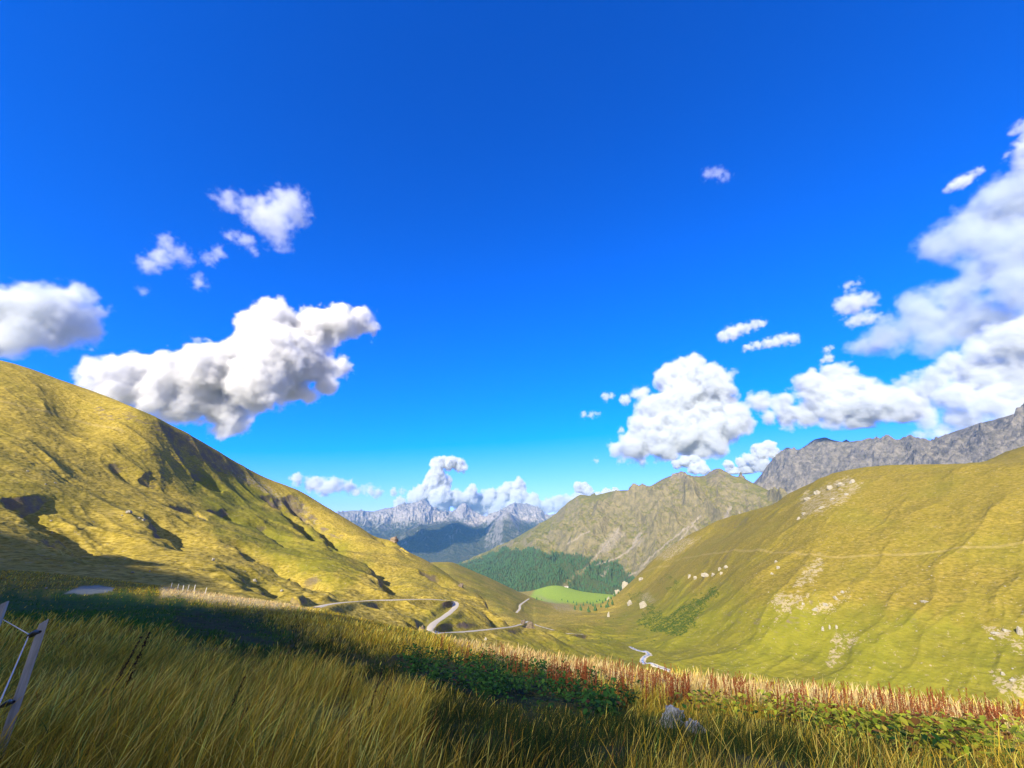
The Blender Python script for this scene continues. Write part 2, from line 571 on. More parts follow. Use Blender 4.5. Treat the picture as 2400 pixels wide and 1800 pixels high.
def bench(P, half, soft):
    lo, hi = P.min(0) - half - soft - 5, P.max(0) + half + soft + 5
    idx = np.where((GX > lo[0]) & (GX < hi[0]) & (GY > lo[1]) & (GY < hi[1]) & (RK > 5.8) & (RK < 13))
    qx, qy = GX[idx], GY[idx]
    best, bz = np.full(qx.shape, 1e9), np.zeros(qx.shape)
    for p in P:
        d_ = np.hypot(qx - p[0], qy - p[1])
        m = d_ < best
        best, bz = np.where(m, d_, best), np.where(m, p[2], bz)
    wgt = 1 - sstep(half, half + soft, best)
    GZ[idx] = GZ[idx] * (1 - wgt) + bz * wgt
    return P


road_line = bench(trace(ROAD), 3.0, 4.0)
trail_line = bench(trace(TRAIL), 1.6, 2.0)
lane_line = bench(trace(LANE), 2.5, 3.0)
PXV, PYV = to_px(GX, GY, GZ)


def region(polys, soft=10, wob=14, px=None, py=None, scale=45.0):
    """soft membership of sheet points in patches drawn on the hillsides, edges broken up by noise"""
    px = PXV if px is None else px
    py = PYV if py is None else py
    wx = px + wob * fbm(px / scale, py / scale, o=3)
    wy = py + 0.7 * wob * fbm(px / scale + 40, py / scale, o=3)
    out = np.zeros(px.shape)
    for P in polys:
        P = np.asarray(P, float)
        b = (wx > P[:, 0].min() - 30) & (wx < P[:, 0].max() + 30) & (wy > P[:, 1].min() - 30) & (wy < P[:, 1].max() + 30)
        qx, qy = wx[b], wy[b]
        ins = np.zeros(qx.shape, bool)
        for i in range(len(P)):
            x0, y0 = P[i]
            x1, y1 = P[(i + 1) % len(P)]
            cr = ((y0 > qy) != (y1 > qy))
            xi = x0 + (qy - y0) / ((y1 - y0) if y1 != y0 else 1e-9) * (x1 - x0)
            ins ^= cr & (qx < xi)
        d_, _, _ = poly_dist(np.append(P[:, 0], P[0, 0]), np.append(P[:, 1], P[0, 1]), qx, qy)
        out[b] = np.maximum(out[b], np.clip(0.5 + np.where(ins, d_, -d_) / soft, 0, 1))
    return out


far_ok = (RK > 5.9)
# lush green of the valley floor, bare light rock and earth, heath brown with foreground shade painted over it
lush = region([[(1230,1412),(1252,1386),(1300,1340),(1460,1340),(1470,1412),(1340,1416)]], 6, 5) * (RK > 12.3)
green = region([[(1150,1500),(1300,1480),(1420,1460),(1560,1380),(1750,1400),(2000,1420),(2420,1480),(2420,1720),(1500,1620)],
                [(420,1085),(560,1120),(700,1220),(860,1320),(800,1380),(640,1330),(500,1230)],
                [(1010,1420),(1100,1440),(1130,1470),(1050,1480)],
                [(1010,1320),(1090,1335),(1200,1390),(1260,1440),(1180,1420),(1060,1350)]], 60, 40) * far_ok
earth = region([[(1800,1410),(1860,1385),(1900,1395),(1880,1425),(1820,1450)],
                [(1500,1300),(1570,1250),(1640,1262),(1560,1320)],
                [(1880,1330),(1925,1298),(1930,1330),(1890,1370),(1850,1400)],
                [(1910,1418),(1960,1400),(1992,1375),(1985,1400),(1945,1440),(1905,1440)],
                [(2310,1460),(2370,1480),(2400,1500),(2400,1540),(2330,1500)],
                [(2320,1570),(2400,1590),(2400,1650),(2340,1620)],
                [(1870,1180),(1900,1150),(1990,1115),(2020,1130),(1990,1170),(1930,1200),(1880,1215)],
                [(1960,1480),(2010,1500),(1960,1560),(1935,1560)],
                [(1250,1392),(1330,1420),(1360,1440),(1310,1432),(1262,1408)],
                [(1500,1400),(1520,1390),(1540,1410),(1510,1425)],
                [(480,1060),(560,1100),(700,1175),(760,1230),(740,1230),(640,1170),(500,1090)]], 12, 14) * far_ok
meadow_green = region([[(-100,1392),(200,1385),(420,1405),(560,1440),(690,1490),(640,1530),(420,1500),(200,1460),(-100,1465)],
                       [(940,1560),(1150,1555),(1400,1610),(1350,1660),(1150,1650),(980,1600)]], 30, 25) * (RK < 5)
heath_and_shade = region([[(400,1432),(560,1440),(700,1490),(860,1530),(1000,1548),(1250,1592),(1500,1655),(1440,1705),(1150,1668),(950,1600),(760,1568),(560,1530),(420,1490)]], 40, 34) * (RK < 5)  # band of low dark plants, deepened as foreground shade
heath_and_shade = np.maximum(heath_and_shade, 0.95 * region([[(1040,1640),(1250,1650),(1450,1675),(1700,1720),(1950,1765),(2150,1800),(2350,1850),(1000,1850),(980,1700)]], 50, 40) * (RK < 5))  # shade of the right foreground put into the colour, over darker plants
straw = region([[(380,1395),(380,1366),(640,1402),(760,1425),(640,1425)],
                [(1010,1480),(1250,1530),(1600,1600),(2000,1640),(2420,1690),(2420,1760),(2000,1690),(1600,1645),(1300,1580),(1080,1520)]], 14, 8) * (RK < 5)
gravel = region([[(150,1392),(190,1374),(230,1371),(268,1378),(262,1386),(215,1392)]], 4, 3) * (RK < 5)
tracks = np.zeros_like(GZ)
for pth, hw in ((LEFT_PATH, 2.0), (RIGHT_PATH, 1.3)):
    P = trace(pth)
    b = (np.abs(PYV - np.interp(PXV, [p[0] for p in pth], [p[1] for p in pth])) < 30) & far_ok
    d_, _, _ = poly_dist(P[::4, 0], P[::4, 1], GX[b], GY[b])
    tracks[b] = np.maximum(tracks[b], 1 - sstep(hw * 0.5, hw * 1.6, d_))

m = Mat('alpine turf', 0.95, 0.1)
n_big, n_mid, n_fine = m.noise(0.018, 4), m.noise(0.11, 5, 0.6), m.noise(0.9, 5, 0.65)
n_str = m.noise(0.9, 4, 0.6, stretch=(0.45, 0.45, 1.5))
dry = m.mix(m.ramp(n_mid, 0.33, 0.67), (0.465, 0.345, 0.070), (0.355, 0.268, 0.044))
dry = m.mix(m.ramp(n_str, 0.38, 0.68), dry, (0.200, 0.150, 0.014))
dry = m.mix(m.math('MULTIPLY', m.attr('east'), 0.9), dry, m.mix(m.ramp(n_str, 0.35, 0.7), m.mix(m.ramp(n_mid, .35, .65), (0.282, 0.210, 0.038), (0.232, 0.182, 0.028)), (0.150, 0.122, 0.014)))
grn = m.mix(m.ramp(n_mid, 0.3, 0.7), (0.215, 0.200, 0.022), (0.160, 0.158, 0.016))
gf = m.math('ADD', m.math('MULTIPLY', m.attr('green'), 0.85), m.ramp(n_big, 0.35, 0.75, -0.15, 0.40), clamp=True)
col = m.mix(gf, dry, grn)
col = m.mix(m.ramp(n_fine, 0.52, 0.80, 0.0, 0.55), col, (0.105, 0.085, 0.010))
col = m.mix(m.math('MULTIPLY', m.attr('lush'), 0.95), col, m.mix(m.ramp(n_mid, .3, .7), (0.340, 0.450, 0.035), (0.270, 0.385, 0.030)))
rk_n = m.math('ADD', m.math('MULTIPLY', m.attr('earth'), 0.66), m.math('ADD', m.ramp(n_fine, 0.3, 0.7, -0.75, 0.25), m.ramp(m.noise(0.28, 4, 0.6), 0.35, 0.65, -0.5, 0.4)), clamp=True)
col = m.mix(m.ramp(rk_n, 0.25, 0.6), col, m.mix(n_fine, (0.42, 0.35, 0.21), (0.28, 0.22, 0.10)))
n_ter = m.noise(2.1, 4, 0.6, stretch=(0.13, 0.13, 1.1), dist=0.4)
col = m.mix(m.math('MULTIPLY', m.ramp(n_ter, 0.53, 0.68, 0.0, 0.62), m.math('SUBTRACT', 1.0, m.math('MULTIPLY', m.attr('east'), 0.55))), col, (0.115, 0.095, 0.010))
geo = m.n.new('ShaderNodeNewGeometry')
sx = m.n.new('ShaderNodeSeparateXYZ')
m.l.new(geo.outputs['Normal'], sx.inputs[0])
steep = m.math('ADD', m.ramp(sx.outputs[2], 0.80, 0.58), m.ramp(n_mid, 0.3, 0.7, -0.6, 0.1), clamp=True)
col = m.mix(m.math('MULTIPLY', steep, m.attr('hill')), col, m.mix(n_fine, (0.22, 0.17, 0.115), (0.09, 0.07, 0.05)))
col = m.mix(m.math('MULTIPLY', m.attr('track'), 0.30), col, (0.42, 0.32, 0.13))
b1 = m.bump(m.noise(0.35, 6, 0.7), 0.55, 0.9)
b1 = m.bump(n_str, 0.5, 0.5, b1)
b1 = m.bump(n_ter, 0.55, 0.55, b1)
TURF = m.done(col, b1)

m = Mat('meadow soil and thatch', 0.95, 0.1)
n1, n2 = m.noise(0.35, 5, 0.6), m.noise(6.0, 4, 0.6)
n3 = m.noise(1.6, 5, 0.65)
col = m.mix(m.ramp(n1, 0.35, 0.65), (0.290, 0.215, 0.018), (0.175, 0.145, 0.012))
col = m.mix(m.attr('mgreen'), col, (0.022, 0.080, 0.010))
col = m.mix(m.math('MULTIPLY', m.attr('heath_shade'), 0.9), col, (0.030, 0.036, 0.010))  # soil under dark plants, with shade painted in
col = m.mix(m.attr('straw'), col, (0.58, 0.43, 0.17))
col = m.mix(m.ramp(n2, 0.4, 0.75, 0.0, 0.6), col, (0.060, 0.046, 0.016))
col = m.mix(m.attr('gravel'), col, m.mix(n2, (0.27, 0.29, 0.22), (0.19, 0.21, 0.16)))
MEADOW = m.done(col, m.bump(n3, 0.8, 0.25))

attrs = dict(green=green, lush=lush, earth=earth, hill=hillw, track=tracks, mgreen=meadow_green, straw=straw, gravel=gravel, heath_shade=heath_and_shade)
k_meadow = int(np.argmax(np.array(row_k) >= 4.5))
k_valley = int(np.argmax(np.array(row_k) >= 12.2))
c_mid = int(np.searchsorted(AZ, math.radians(14.0)))


def sheet(name, r0, r1, c0, c1, mat, keys):
    sl = (slice(r0, r1), slice(c0, c1))
    V = np.stack([GX[sl], GY[sl], GZ[sl]], -1).reshape(-1, 3)
    F = grid_faces(r1 - r0, c1 - c0)
    o = mesh_np(name, V, F, mat, True, {k: attrs[k][sl].ravel() for k in keys})
    return tag(o, kind='structure')


attrs['east'] = 1 - left
K = ('east', 'green', 'lush', 'earth', 'hill', 'track')
sheet('meadow', 0, k_meadow + 1, 0, NC, MEADOW, ('mgreen', 'straw', 'gravel', 'heath_shade'))
sheet('hill_left', k_meadow, k_valley + 1, 0, c_mid + 1, TURF, K)
sheet('hill_right', k_meadow, k_valley + 1, c_mid, NC, TURF, K)
sheet('valley_floor', k_valley, NR, 0, NC, TURF, K)

# ground all round and out to the horizon, below everything that is modelled in detail
ang = np.linspace(0, 2 * math.pi, 181)
rad = np.array([0.0, 1.25, 3, 10, 30, 100, 300, 800, 2000, 5000, 12000, 30000, 60000])
zz = np.array([-0.05, -0.05, -0.6, -4, -14, -60, -180, -420, -800, -1050, -1050, -1050, -1050])
A2, R2 = np.meshgrid(ang, rad)
o = mesh_np('ground', np.stack([R2 * np.sin(A2), R2 * np.cos(A2), np.repeat(zz[:, None], 181, 1)], -1).reshape(-1, 3),
            grid_faces(len(rad), 181), TURF, True)
tag(o, kind='structure')

# the ridge behind the camera, towards the sun: its crest throws the evening shadow over the meadow and the foot of the left hill
SHADE = [tuple(ground(x, y, 0.3, 4.05)) for x, y in ((2330, 1800), (2140, 1768), (1930, 1728), (1740, 1698), (1530, 1660), (1350, 1622), (1200, 1585), (1080, 1545), (1000, 1510))]
SHADE += [tuple(ground(x, y, 2, 4.15) + np.array([0, 0, q])) for x, y, q in ((860, 1456, 0.8), (740, 1434, 0.3), (640, 1424, -1), (540, 1409, -1.5), (450, 1396, -2.5), (400, 1388, -2), (350, 1376, 2.5), (280, 1368, 5.0))]
for x, y in ((420, 1392), (640, 1392), (500, 1360), (300, 1325), (230, 1302), (120, 1268), (0, 1243), (-150, 1205)):
    i, c = find(x, y, 6.2 if x > 300 or y < 1330 else 0)
    SHADE.append((GX[i, c], GY[i, c], GZ[i, c]))
SHADE = np.array(SHADE)
PERP = np.array([-SH[1], SH[0]])
wv = SHADE[:, :2] @ PERP
av = SHADE[:, :2] @ SH
order = np.argsort(wv)
A0 = 420.0
hz = SHADE[:, 2] + (A0 - av) * math.tan(SUN_EL)
wq = np.concatenate([np.arange(-700, -20, 6.0), np.arange(-20, 4, 0.5), np.arange(4, 320, 6.0)])
hq = np.interp(wq, wv[order], hz[order])
hq = np.where(wq > wv.max(), hq - (wq - wv.max()) * 0.95 - 3 * np.clip(wq - wv.max(), 0, 4), hq)
hq = np.where(wq < wv.min(), hq - (wv.min() - wq) * 0.12, hq)
hq += 0.25 * fbm(wq / 9, wq * 0, o=3)
off = np.array([-420, -330, -250, -170, -100, -50, -20, -6, 0, 6, 20, 50, 100, 170, 250, 330, 420.0])
Wq, Oq = np.meshgrid(wq, off)
drop = np.abs(Oq)
Hh = hq[None] - 0.85 * np.sqrt(drop**2 + 9) + 2.55
Hh += sstep(10, 60, drop) * 5 * fbm(Wq / 60, Oq / 60, o=3)
Hh = np.maximum(Hh, -90)
P2 = (A0 + Oq)[..., None] * SH + Wq[..., None] * PERP
o = mesh_np('hill_behind', np.concatenate([P2, Hh[..., None]], -1).reshape(-1, 3), grid_faces(len(off), len(wq))[:, ::-1], TURF, True,
            dict(east=np.zeros(Hh.size), hill=np.ones(Hh.size), green=np.zeros(Hh.size)))
tag(o, kind='structure')

# ------------------------------------------------------------------ mountains
def lofted(curves, subs, a_lo, a_hi, ncol, relief, smooth=2.0):
    az = np.linspace(a_lo, a_hi, ncol)
    T, E = [], []
    for k, C in enumerate(curves):
        a, e = polar([c[0] for c in C], [c[1] for c in C])
        i = np.argsort(a)
        E.append(gsmooth(pchip1(a[i], e[i], az), 0.8 if k == len(curves) - 2 else smooth * 3))
        T.append(gsmooth(pchip1(a[i], np.log([C[j][2] for j in i]), az), smooth * 3))
    T, E = np.array(T), np.array(E)
    for k in range(1, len(T)):
        T[k] = np.maximum(T[k], T[k - 1] + 0.01)
    M = pchip_slopes(T, E)
    rt, re, rk = [], [], []
    for k, n in enumerate(subs):
        h = T[k + 1] - T[k]
        for j in range(n + (k == len(subs) - 1)):
            t = j / n
            rt.append(T[k] + t * h)
            re.append((2*t**3 - 3*t**2 + 1) * E[k] + (t**3 - 2*t**2 + t) * h * M[k] + (-2*t**3 + 3*t**2) * E[k+1] + (t**3 - t**2) * h * M[k+1])
            rk.append(k + t)
    d, te = np.exp(np.array(rt)), np.array(re)
    k = np.array(rk)[:, None] * np.ones((1, ncol))
    X, Y, Z = d * np.sin(az)[None], d * np.cos(az)[None], EYE + te * d
    Z = Z + relief(X, Y, Z, k)
    return X, Y, Z, k


def mount(name, X, Y, Z, mat, attrs=None):
    o = mesh_np(name, np.stack([X, Y, Z], -1).reshape(-1, 3), grid_faces(*X.shape), mat, True,
                {k: v.ravel() for k, v in (attrs or {}).items()})
    return tag(o, kind='structure')


def ax(x, y=1225):
    return float(polar(x, y)[0])


def rock_mat(name, rock_a, rock_b, turf_a, turf_b, scree, turf_top, soft, s):
    """rock above, turf below and in the gentler places, pale scree runs down the fall line"""
    m = Mat(name, 0.95, 0.1)
    g = m.n.new('ShaderNodeNewGeometry')
    sp = m.n.new('ShaderNodeSeparateXYZ')
    m.l.new(g.outputs['Position'], sp.inputs[0])
    sn = m.n.new('ShaderNodeSeparateXYZ')
    m.l.new(g.outputs['Normal'], sn.inputs[0])
    n1, n2, n3 = m.noise(s, 6, 0.6), m.noise(s * 5, 6, 0.65), m.noise(s * 22, 5, 0.7)
    rock = m.mix(m.ramp(n2, 0.32, 0.68), rock_a, rock_b)
    rock = m.mix(m.ramp(n3, 0.45, 0.75, 0, 0.6), rock, tuple(c * 0.45 for c in rock_b))
    turf = m.mix(m.ramp(n2, 0.35, 0.65), turf_a, turf_b)
    turf = m.mix(m.ramp(n3, 0.5, 0.8, 0, 0.5), turf, tuple(c * 0.5 for c in turf_b))
    hgt = m.math('ADD', sp.outputs[2], m.math('MULTIPLY', m.math('SUBTRACT', n1, 0.5), soft * 2.4))
    hgt = m.math('ADD', hgt, m.math('MULTIPLY', m.math('SUBTRACT', n2, 0.5), soft * 1.6))
    f = m.ramp(hgt, turf_top - soft, turf_top + soft)
    st = m.ramp(sn.outputs[2], 0.88, 0.62)
    f = m.math('ADD', m.math('MULTIPLY', f, 0.80), m.math('MULTIPLY', st, 0.55), clamp=True)
    f = m.math('ADD', f, m.ramp(n3, 0.3, 0.7, -0.25, 0.25), clamp=True)
    col = m.mix(f, turf, rock)
    col = m.mix(m.attr('wood'), col, (0.045, 0.075, 0.022))
    sc_ = m.math('MULTIPLY', m.attr('scree'), m.ramp(n3, 0.25, 0.6, 0.55, 1.0))
    col = m.mix(sc_, col, m.mix(n2, scree, tuple(c * 0.8 for c in scree)))
    b = m.bump(n3, 0.6, 0.18 / s)
    b = m.bump(n2, 0.5, 0.5 / s, b)
    return m.done(col, b)


# middle mountain
M_BASE = [(950,1440,2750),(1200,1440,2750),(1330,1440,2700),(1440,1440,2700),(1700,1440,2700),(2100,1420,2700)]
M_LOW = [(950,1370,4600),(1100,1352,3700),(1200,1388,3100),(1250,1391,2960),(1300,1363,2975),(1345,1388,2960),(1440,1396,2930),(1600,1330,2950),(2100,1300,2950)]
M_MID = [(950,1350,5600),(1060,1332,5200),(1150,1312,4500),(1250,1290,4000),(1400,1262,3600),(1550,1240,3450),(1700,1225,3400),(2100,1220,3400)]
M_RIDGE = [(950,1360,6900),(1060,1335,6700),(1100,1312,6500),(1150,1288,6100),(1200,1265,5700),(1240,1242,5500),(1290,1213,5200),(1330,1181,5000),(1362,1161,4850),(1385,1163,4800),(1400,1160,4750),(1440,1150,4650),(1480,1147,4550),(1520,1140,4480),(1558,1121,4420),(1580,1115,4380),(1600,1112,4350),(1625,1117,4320),(1650,1119,4300),(1668,1108,4280),(1685,1097,4250),(1700,1104,4230),(1715,1113,4210),(1740,1119,4180),(1770,1134,4150),(1850,1170,4100),(1950,1190,4100),(2100,1200,4100)]
M_BACK = [(x, y + 90, d * 1.25) for x, y, d in M_RIDGE]


def rel_mid(X, Y, Z, k):
    wgt = sstep(0.6, 1.6, k) * (1 - 0.97 * np.exp(-((k - 3) / 0.3) ** 2))
    wgt = wgt * (0.3 + 0.7 * sstep(ax(1230), ax(1350), np.arctan2(X, Y)))
    wp = 120 * fbm(X / 700, Y / 700, o=3)
    return wgt * (165 * (ridged((X + wp) / 520, (Y + wp) / 1000, 5) - 0.75) + 22 * (ridged(X / 130, Y / 130, 4) - 0.7) + 7 * fbm(X / 30, Y / 30, o=3))


MX, MY, MZ, MK = lofted([M_BASE, M_LOW, M_MID, M_RIDGE, M_BACK], [20, 150, 190, 30], ax(960), ax(2050), 760, rel_mid)
mpx, mpy = to_px(MX, MY, MZ)
SCREES = [([(1622,1225),(1640,1250),(1645,1290),(1632,1330),(1636,1345)], 3.2), ([(1712,1190),(1690,1230),(1660,1275),(1645,1305),(1636,1345)], 4.2),
          ([(1612,1235),(1560,1275),(1500,1330)], 2.6), ([(1500,1250),(1470,1300),(1395,1325)], 2.6), ([(1640,1210),(1600,1260),(1540,1320),(1470,1350)], 2.2),
          ([(1735,1200),(1715,1250),(1712,1280)], 2.6), ([(1380,1245),(1330,1275)], 2.2), ([(1450,1240),(1420,1280),(1390,1310)], 4.0), ([(1820,1180),(1790,1240),(1760,1270)], 5)]
scree = np.zeros_like(MZ)
for pts, wd in SCREES:
    P = chaikin(pts, 2)
    j = fbm(mpx / 14, mpy / 14, o=3)
    d_, _, al = poly_dist(P[:, 0], P[:, 1], mpx + 5 * j, mpy)
    scree = np.maximum(scree, 1 - sstep(wd * 0.4, wd * 1.3, d_ * (1 + 0.4 * al)))
for P in ([(1405,1280),(1440,1240),(1465,1250),(1450,1275),(1410,1300)], [(1490,1265),(1505,1262),(1500,1280),(1488,1280)], [(1410,1345),(1425,1330),(1420,1355)]):
    scree = np.maximum(scree, 0.7 * region([P], 8, 8, mpx, mpy, 20))
scree *= sstep(1.0, 1.2, MK)
MID_MAT = rock_mat('mid mountain', (0.36, 0.285, 0.185), (0.215, 0.165, 0.110), (0.250, 0.215, 0.040), (0.165, 0.165, 0.028), (0.42, 0.35, 0.25), 420, 130, 0.0045)
fmask = region([[(1030,1350),(1075,1322),(1110,1312),(1150,1294),(1185,1283),(1215,1290),(1250,1283),(1275,1296),(1300,1292),(1345,1302),(1390,1306),(1375,1325),(1350,1345),(1320,1375),(1300,1392),(1250,1400),(1200,1400),(1100,1380)],
                [(1332,1392),(1345,1352),(1360,1342),(1390,1322),(1420,1312),(1450,1318),(1480,1345),(1500,1372),(1475,1395),(1420,1400),(1380,1400),(1352,1398)]], 8, 12, mpx, mpy, 30)
mount('mountain_middle', MX, MY, MZ, MID_MAT, dict(scree=scree, wood=fmask * 0.85))

# right rocky mountain
R_BASE = [(1600,1330,3910),(1800,1330,3740),(2100,1300,3315),(2700,1300,2975)]
R_MID = [(1600,1240,4482),(1750,1200,4316),(1850,1160,4150),(2000,1120,3901),(2200,1095,3569),(2400,1070,3278),(2700,1050,3154)]
R_RIDGE = [(1600,1215,5120),(1700,1175,5040),(1765,1132,4960),(1800,1092,4880),(1828,1060,4840),(1845,1048,4800),(1870,1053,4760),(1888,1043,4720),(1912,1028,4680),(1932,1024,4640),(1950,1030,4624),(1985,1036,4560),(2020,1034,4480),(2060,1036,4440),(2085,1030,4400),(2104,1043,4360),(2125,1044,4320),(2140,1039,4280),(2180,1036,4200),(2205,1024,4120),(2232,1012,4040),(2270,1000,3960),(2300,990,3880),(2330,983,3840),(2360,974,3760),(2400,964,3680),(2550,930,3560),(2700,915,3440)]
R_BACK = [(x, y + 110, d * 1.2) for x, y, d in R_RIDGE]


def rel_right(X, Y, Z, k):
    wgt = sstep(0.1, 0.9, k) * (1 - 0.93 * np.exp(-((k - 2) / 0.2) ** 2))
    wp = 100 * fbm(X / 500, Y / 500, o=3)
    return wgt * (85 * (ridged((X + wp) / 520, (Y + wp) / 760, 5) - 0.75) + 22 * (ridged(X / 120, Y / 120, 4) - 0.7) + 8 * fbm(X / 28, Y / 28, o=3))


RX, RY, RZ, RKk = lofted([R_BASE, R_MID, R_RIDGE, R_BACK], [60, 190, 30], ax(1620), ax(2640), 700, rel_right)
rpx, rpy = to_px(RX, RY, RZ)
scree = region([[(1770,1150),(1830,1125),(1850,1200),(1780,1210)], [(1850,1170),(1890,1130),(1900,1150),(1870,1200)]], 25, 20, rpx, rpy)
RIGHT_MAT = rock_mat('grey rock wall', (0.31, 0.275, 0.225), (0.135, 0.125, 0.112), (0.15, 0.13, 0.05), (0.12, 0.11, 0.04), (0.40, 0.34, 0.255), 60, 120, 0.0045)
mount('mountain_right', RX, RY, RZ, RIGHT_MAT, dict(scree=scree * 0.6))

# far range, and the green alp in front of it
F_BASE = [(600,1345,7200),(1000,1345,7200),(1400,1345,7200)]
F_ALP = [(600,1290,9500),(830,1265,9500),(900,1262,9500),(950,1246,9800),(1000,1232,10000),(1060,1226,10200),(1105,1238,10000),(1130,1246,9900),(1160,1222,9800),(1186,1196,9700),(1210,1220,9600),(1240,1240,9500),(1280,1262,9300),(1330,1262,9300),(1400,1262,9300)]
F_DIP = [(600,1270,11200),(830,1258,11200),(950,1240,11500),(1060,1224,11800),(1130,1236,11500),(1186,1206,11000),(1240,1235,11000),(1400,1250,11000)]
F_RIDGE = [(600,1215,13500),(780,1203,13500),(832,1196,13500),(868,1199,13500),(905,1191,13400),(925,1189,13400),(945,1180,13300),(958,1181,13300),(972,1177,13200),(982,1174,13200),(992,1170,13200),(1004,1178,13200),(1018,1190,13300),(1032,1195,13300),(1052,1201,13400),(1068,1194,13400),(1076,1185,13400),(1087,1178,13400),(1098,1186,13400),(1108,1198,13500),(1118,1206,13500),(1150,1210,13600),(1178,1196,13600),(1198,1183,13600),(1215,1179,13600),(1232,1181,13600),(1250,1186,13600),(1266,1193,13600),(1282,1209,13700),(1310,1204,13800),(1340,1200,13800),(1400,1190,13800)]
F_BACK = [(x, y + 40, d * 1.12) for x, y, d in F_RIDGE]


def rel_far(X, Y, Z, k):
    hi = sstep(2.0, 2.4, k)
    wgt = 1 - 0.95 * np.exp(-((k - 3) / 0.22) ** 2) - 0.6 * np.exp(-((k - 1) / 0.1) ** 2)
    r = ridged(X / 620, Y / 1500, 5) - 0.75
    return wgt * sstep(0.1, 0.6, k) * ((60 + 110 * hi) * r + 34 * hi * (ridged(X / 130, Y / 330, 4) - 0.7) + 18 * fbm(X / 160, Y / 160, o=3))


FX, FY, FZ, FK = lofted([F_BASE, F_ALP, F_DIP, F_RIDGE, F_BACK], [110, 30, 130, 16], ax(640), ax(1390), 700, rel_far, 1.2)
fpx, fpy = to_px(FX, FY, FZ)
scree = region([[(900,1268),(985,1236),(1030,1228),(1060,1225),(1010,1240),(950,1268)], [(1010,1222),(1020,1205),(1050,1222)], [(1090,1226),(1130,1205),(1160,1212),(1110,1232)], [(1215,1212),(1245,1216),(1282,1212),(1240,1224)]], 8, 8, fpx, fpy, 20) * sstep(1.2, 1.6, FK)
FAR_MAT = rock_mat('far limestone', (0.52, 0.47, 0.42), (0.30, 0.28, 0.27), (0.085, 0.085, 0.035), (0.045, 0.060, 0.028), (0.52, 0.45, 0.38), 60, 160, 0.0022)
mount('mountain_far', FX, FY, FZ, FAR_MAT, dict(scree=scree))

# ------------------------------------------------------------------ tracks and water
def ribbon(name, P, width, mat, lift=0.14, sides=5):
    t = np.gradient(P[:, :2], axis=0)
    t /= np.linalg.norm(t, axis=1)[:, None] + 1e-9
    n = np.stack([t[:, 1], -t[:, 0]], 1)
    wv_ = width * (1 + 0.14 * fbm(np.arange(len(P)) / 7.0, np.zeros(len(P)) + 3.3, o=2))
    rows = []
    for q in np.linspace(-0.5, 0.5, sides):
        xy = P[:, :2] + n * (q * wv_)[:, None]
        rows.append(np.column_stack([xy, ground_at(xy[:, 0], xy[:, 1]) + lift - (0.25 if abs(q) == 0.5 else 0)]))
    V = np.stack(rows, 1).reshape(-1, 3)
    o = mesh_np(name, V, grid_faces(len(P), sides), mat, True)
    return tag(o, kind='structure')


m = Mat('pale gravel', 0.95, 0.1)
nf = m.noise(1.2, 5, 0.65)
ROADM = m.done(m.mix(nf, (0.62, 0.55, 0.42), (0.42, 0.36, 0.26)), m.bump(nf, 0.4, 0.1))
ribbon('road', road_line, 4.3, ROADM)
ribbon('footpath', trail_line, 2.2, ROADM)
ribbon('lane', lane_line, 5.0, ROADM)
m = Mat('stream water', 0.25, 0.5)
nf = m.noise(0.7, 4)
WATER = m.done(m.mix(m.ramp(nf, 0.4, 0.65), (0.18, 0.21, 0.22), (0.50, 0.50, 0.48)), m.bump(m.noise(2.5, 3), 0.4, 0.1))
st = trace([(1478,1516),(1496,1526),(1530,1533),(1512,1541),(1503,1549),(1516,1557),(1548,1565),(1582,1578)], 5.9, 8)
ribbon('gravel_bar', st, 5.5, ROADM, 0.10)
ribbon('stream', st, 2.2, WATER, 0.22)

# ------------------------------------------------------------------ rocks
def rock_mesh(name, seed, planes=16, sub=4, squash=(1, 1, 1), rough=0.05):
    r = np.random.default_rng(seed)
    import bmesh
    bm = bmesh.new()
    bmesh.ops.create_icosphere(bm, subdivisions=sub, radius=1.0)
    V = np.array([v.co[:] for v in bm.verts])
    for _ in range(planes):
        n = r.normal(size=3)
        n /= np.linalg.norm(n)
        off = r.uniform(0.48, 0.86)
        ex = np.clip(V @ n - off, 0, None)
        V -= ex[:, None] * n
    V += (V / (np.linalg.norm(V, axis=1)[:, None] + 1e-6)) * (rough * 1.5 * fbm(V[:, 0] * 1.7 + seed, V[:, 1] * 1.7, V[:, 2] * 1.7, o=2)
                                                           - rough * ridged(V[:, 0] * 2.2 + seed, V[:, 1] * 2.2 + V[:, 2] * 2.6, 3))[:, None]
    V *= np.array(squash)
    for v, c in zip(bm.verts, V):
        v.co = c
    me = bpy.data.meshes.new(name)
    bm.to_mesh(me)
    bm.free()
    return me


def stone_mat(name, a, b, moss, s):
    m = Mat(name, 0.9, 0.2)
    co = m.n.new('ShaderNodeTexCoord').outputs['Object']
    n1, n2 = m.noise(1.6 * s, 6, 0.65, vec=co), m.noise(6 * s, 5, 0.7, vec=co)
    col = m.mix(m.ramp(n1, 0.3, 0.7), a, b)
    col = m.mix(m.ramp(n2, 0.52, 0.72, 0, 0.8), col, moss)
    return m.done(col, m.bump(n2, 0.7, 0.06))


LIME = stone_mat('limestone', (0.40, 0.37, 0.30), (0.23, 0.205, 0.15), (0.16, 0.13, 0.07), 1.0)
GREYROCK = stone_mat('lichened grey rock', (0.27, 0.285, 0.30), (0.13, 0.14, 0.155), (0.05, 0.05, 0.04), 1.3)
DARKROCK = stone_mat('brown cliff rock', (0.20, 0.155, 0.11), (0.11, 0.085, 0.06), (0.05, 0.045, 0.03), 1.2)


NEAR_ROCKS = []
SZ = 0.70


def axial(p):
    return float(p[1] * CP + (p[2] - EYE) * SP)


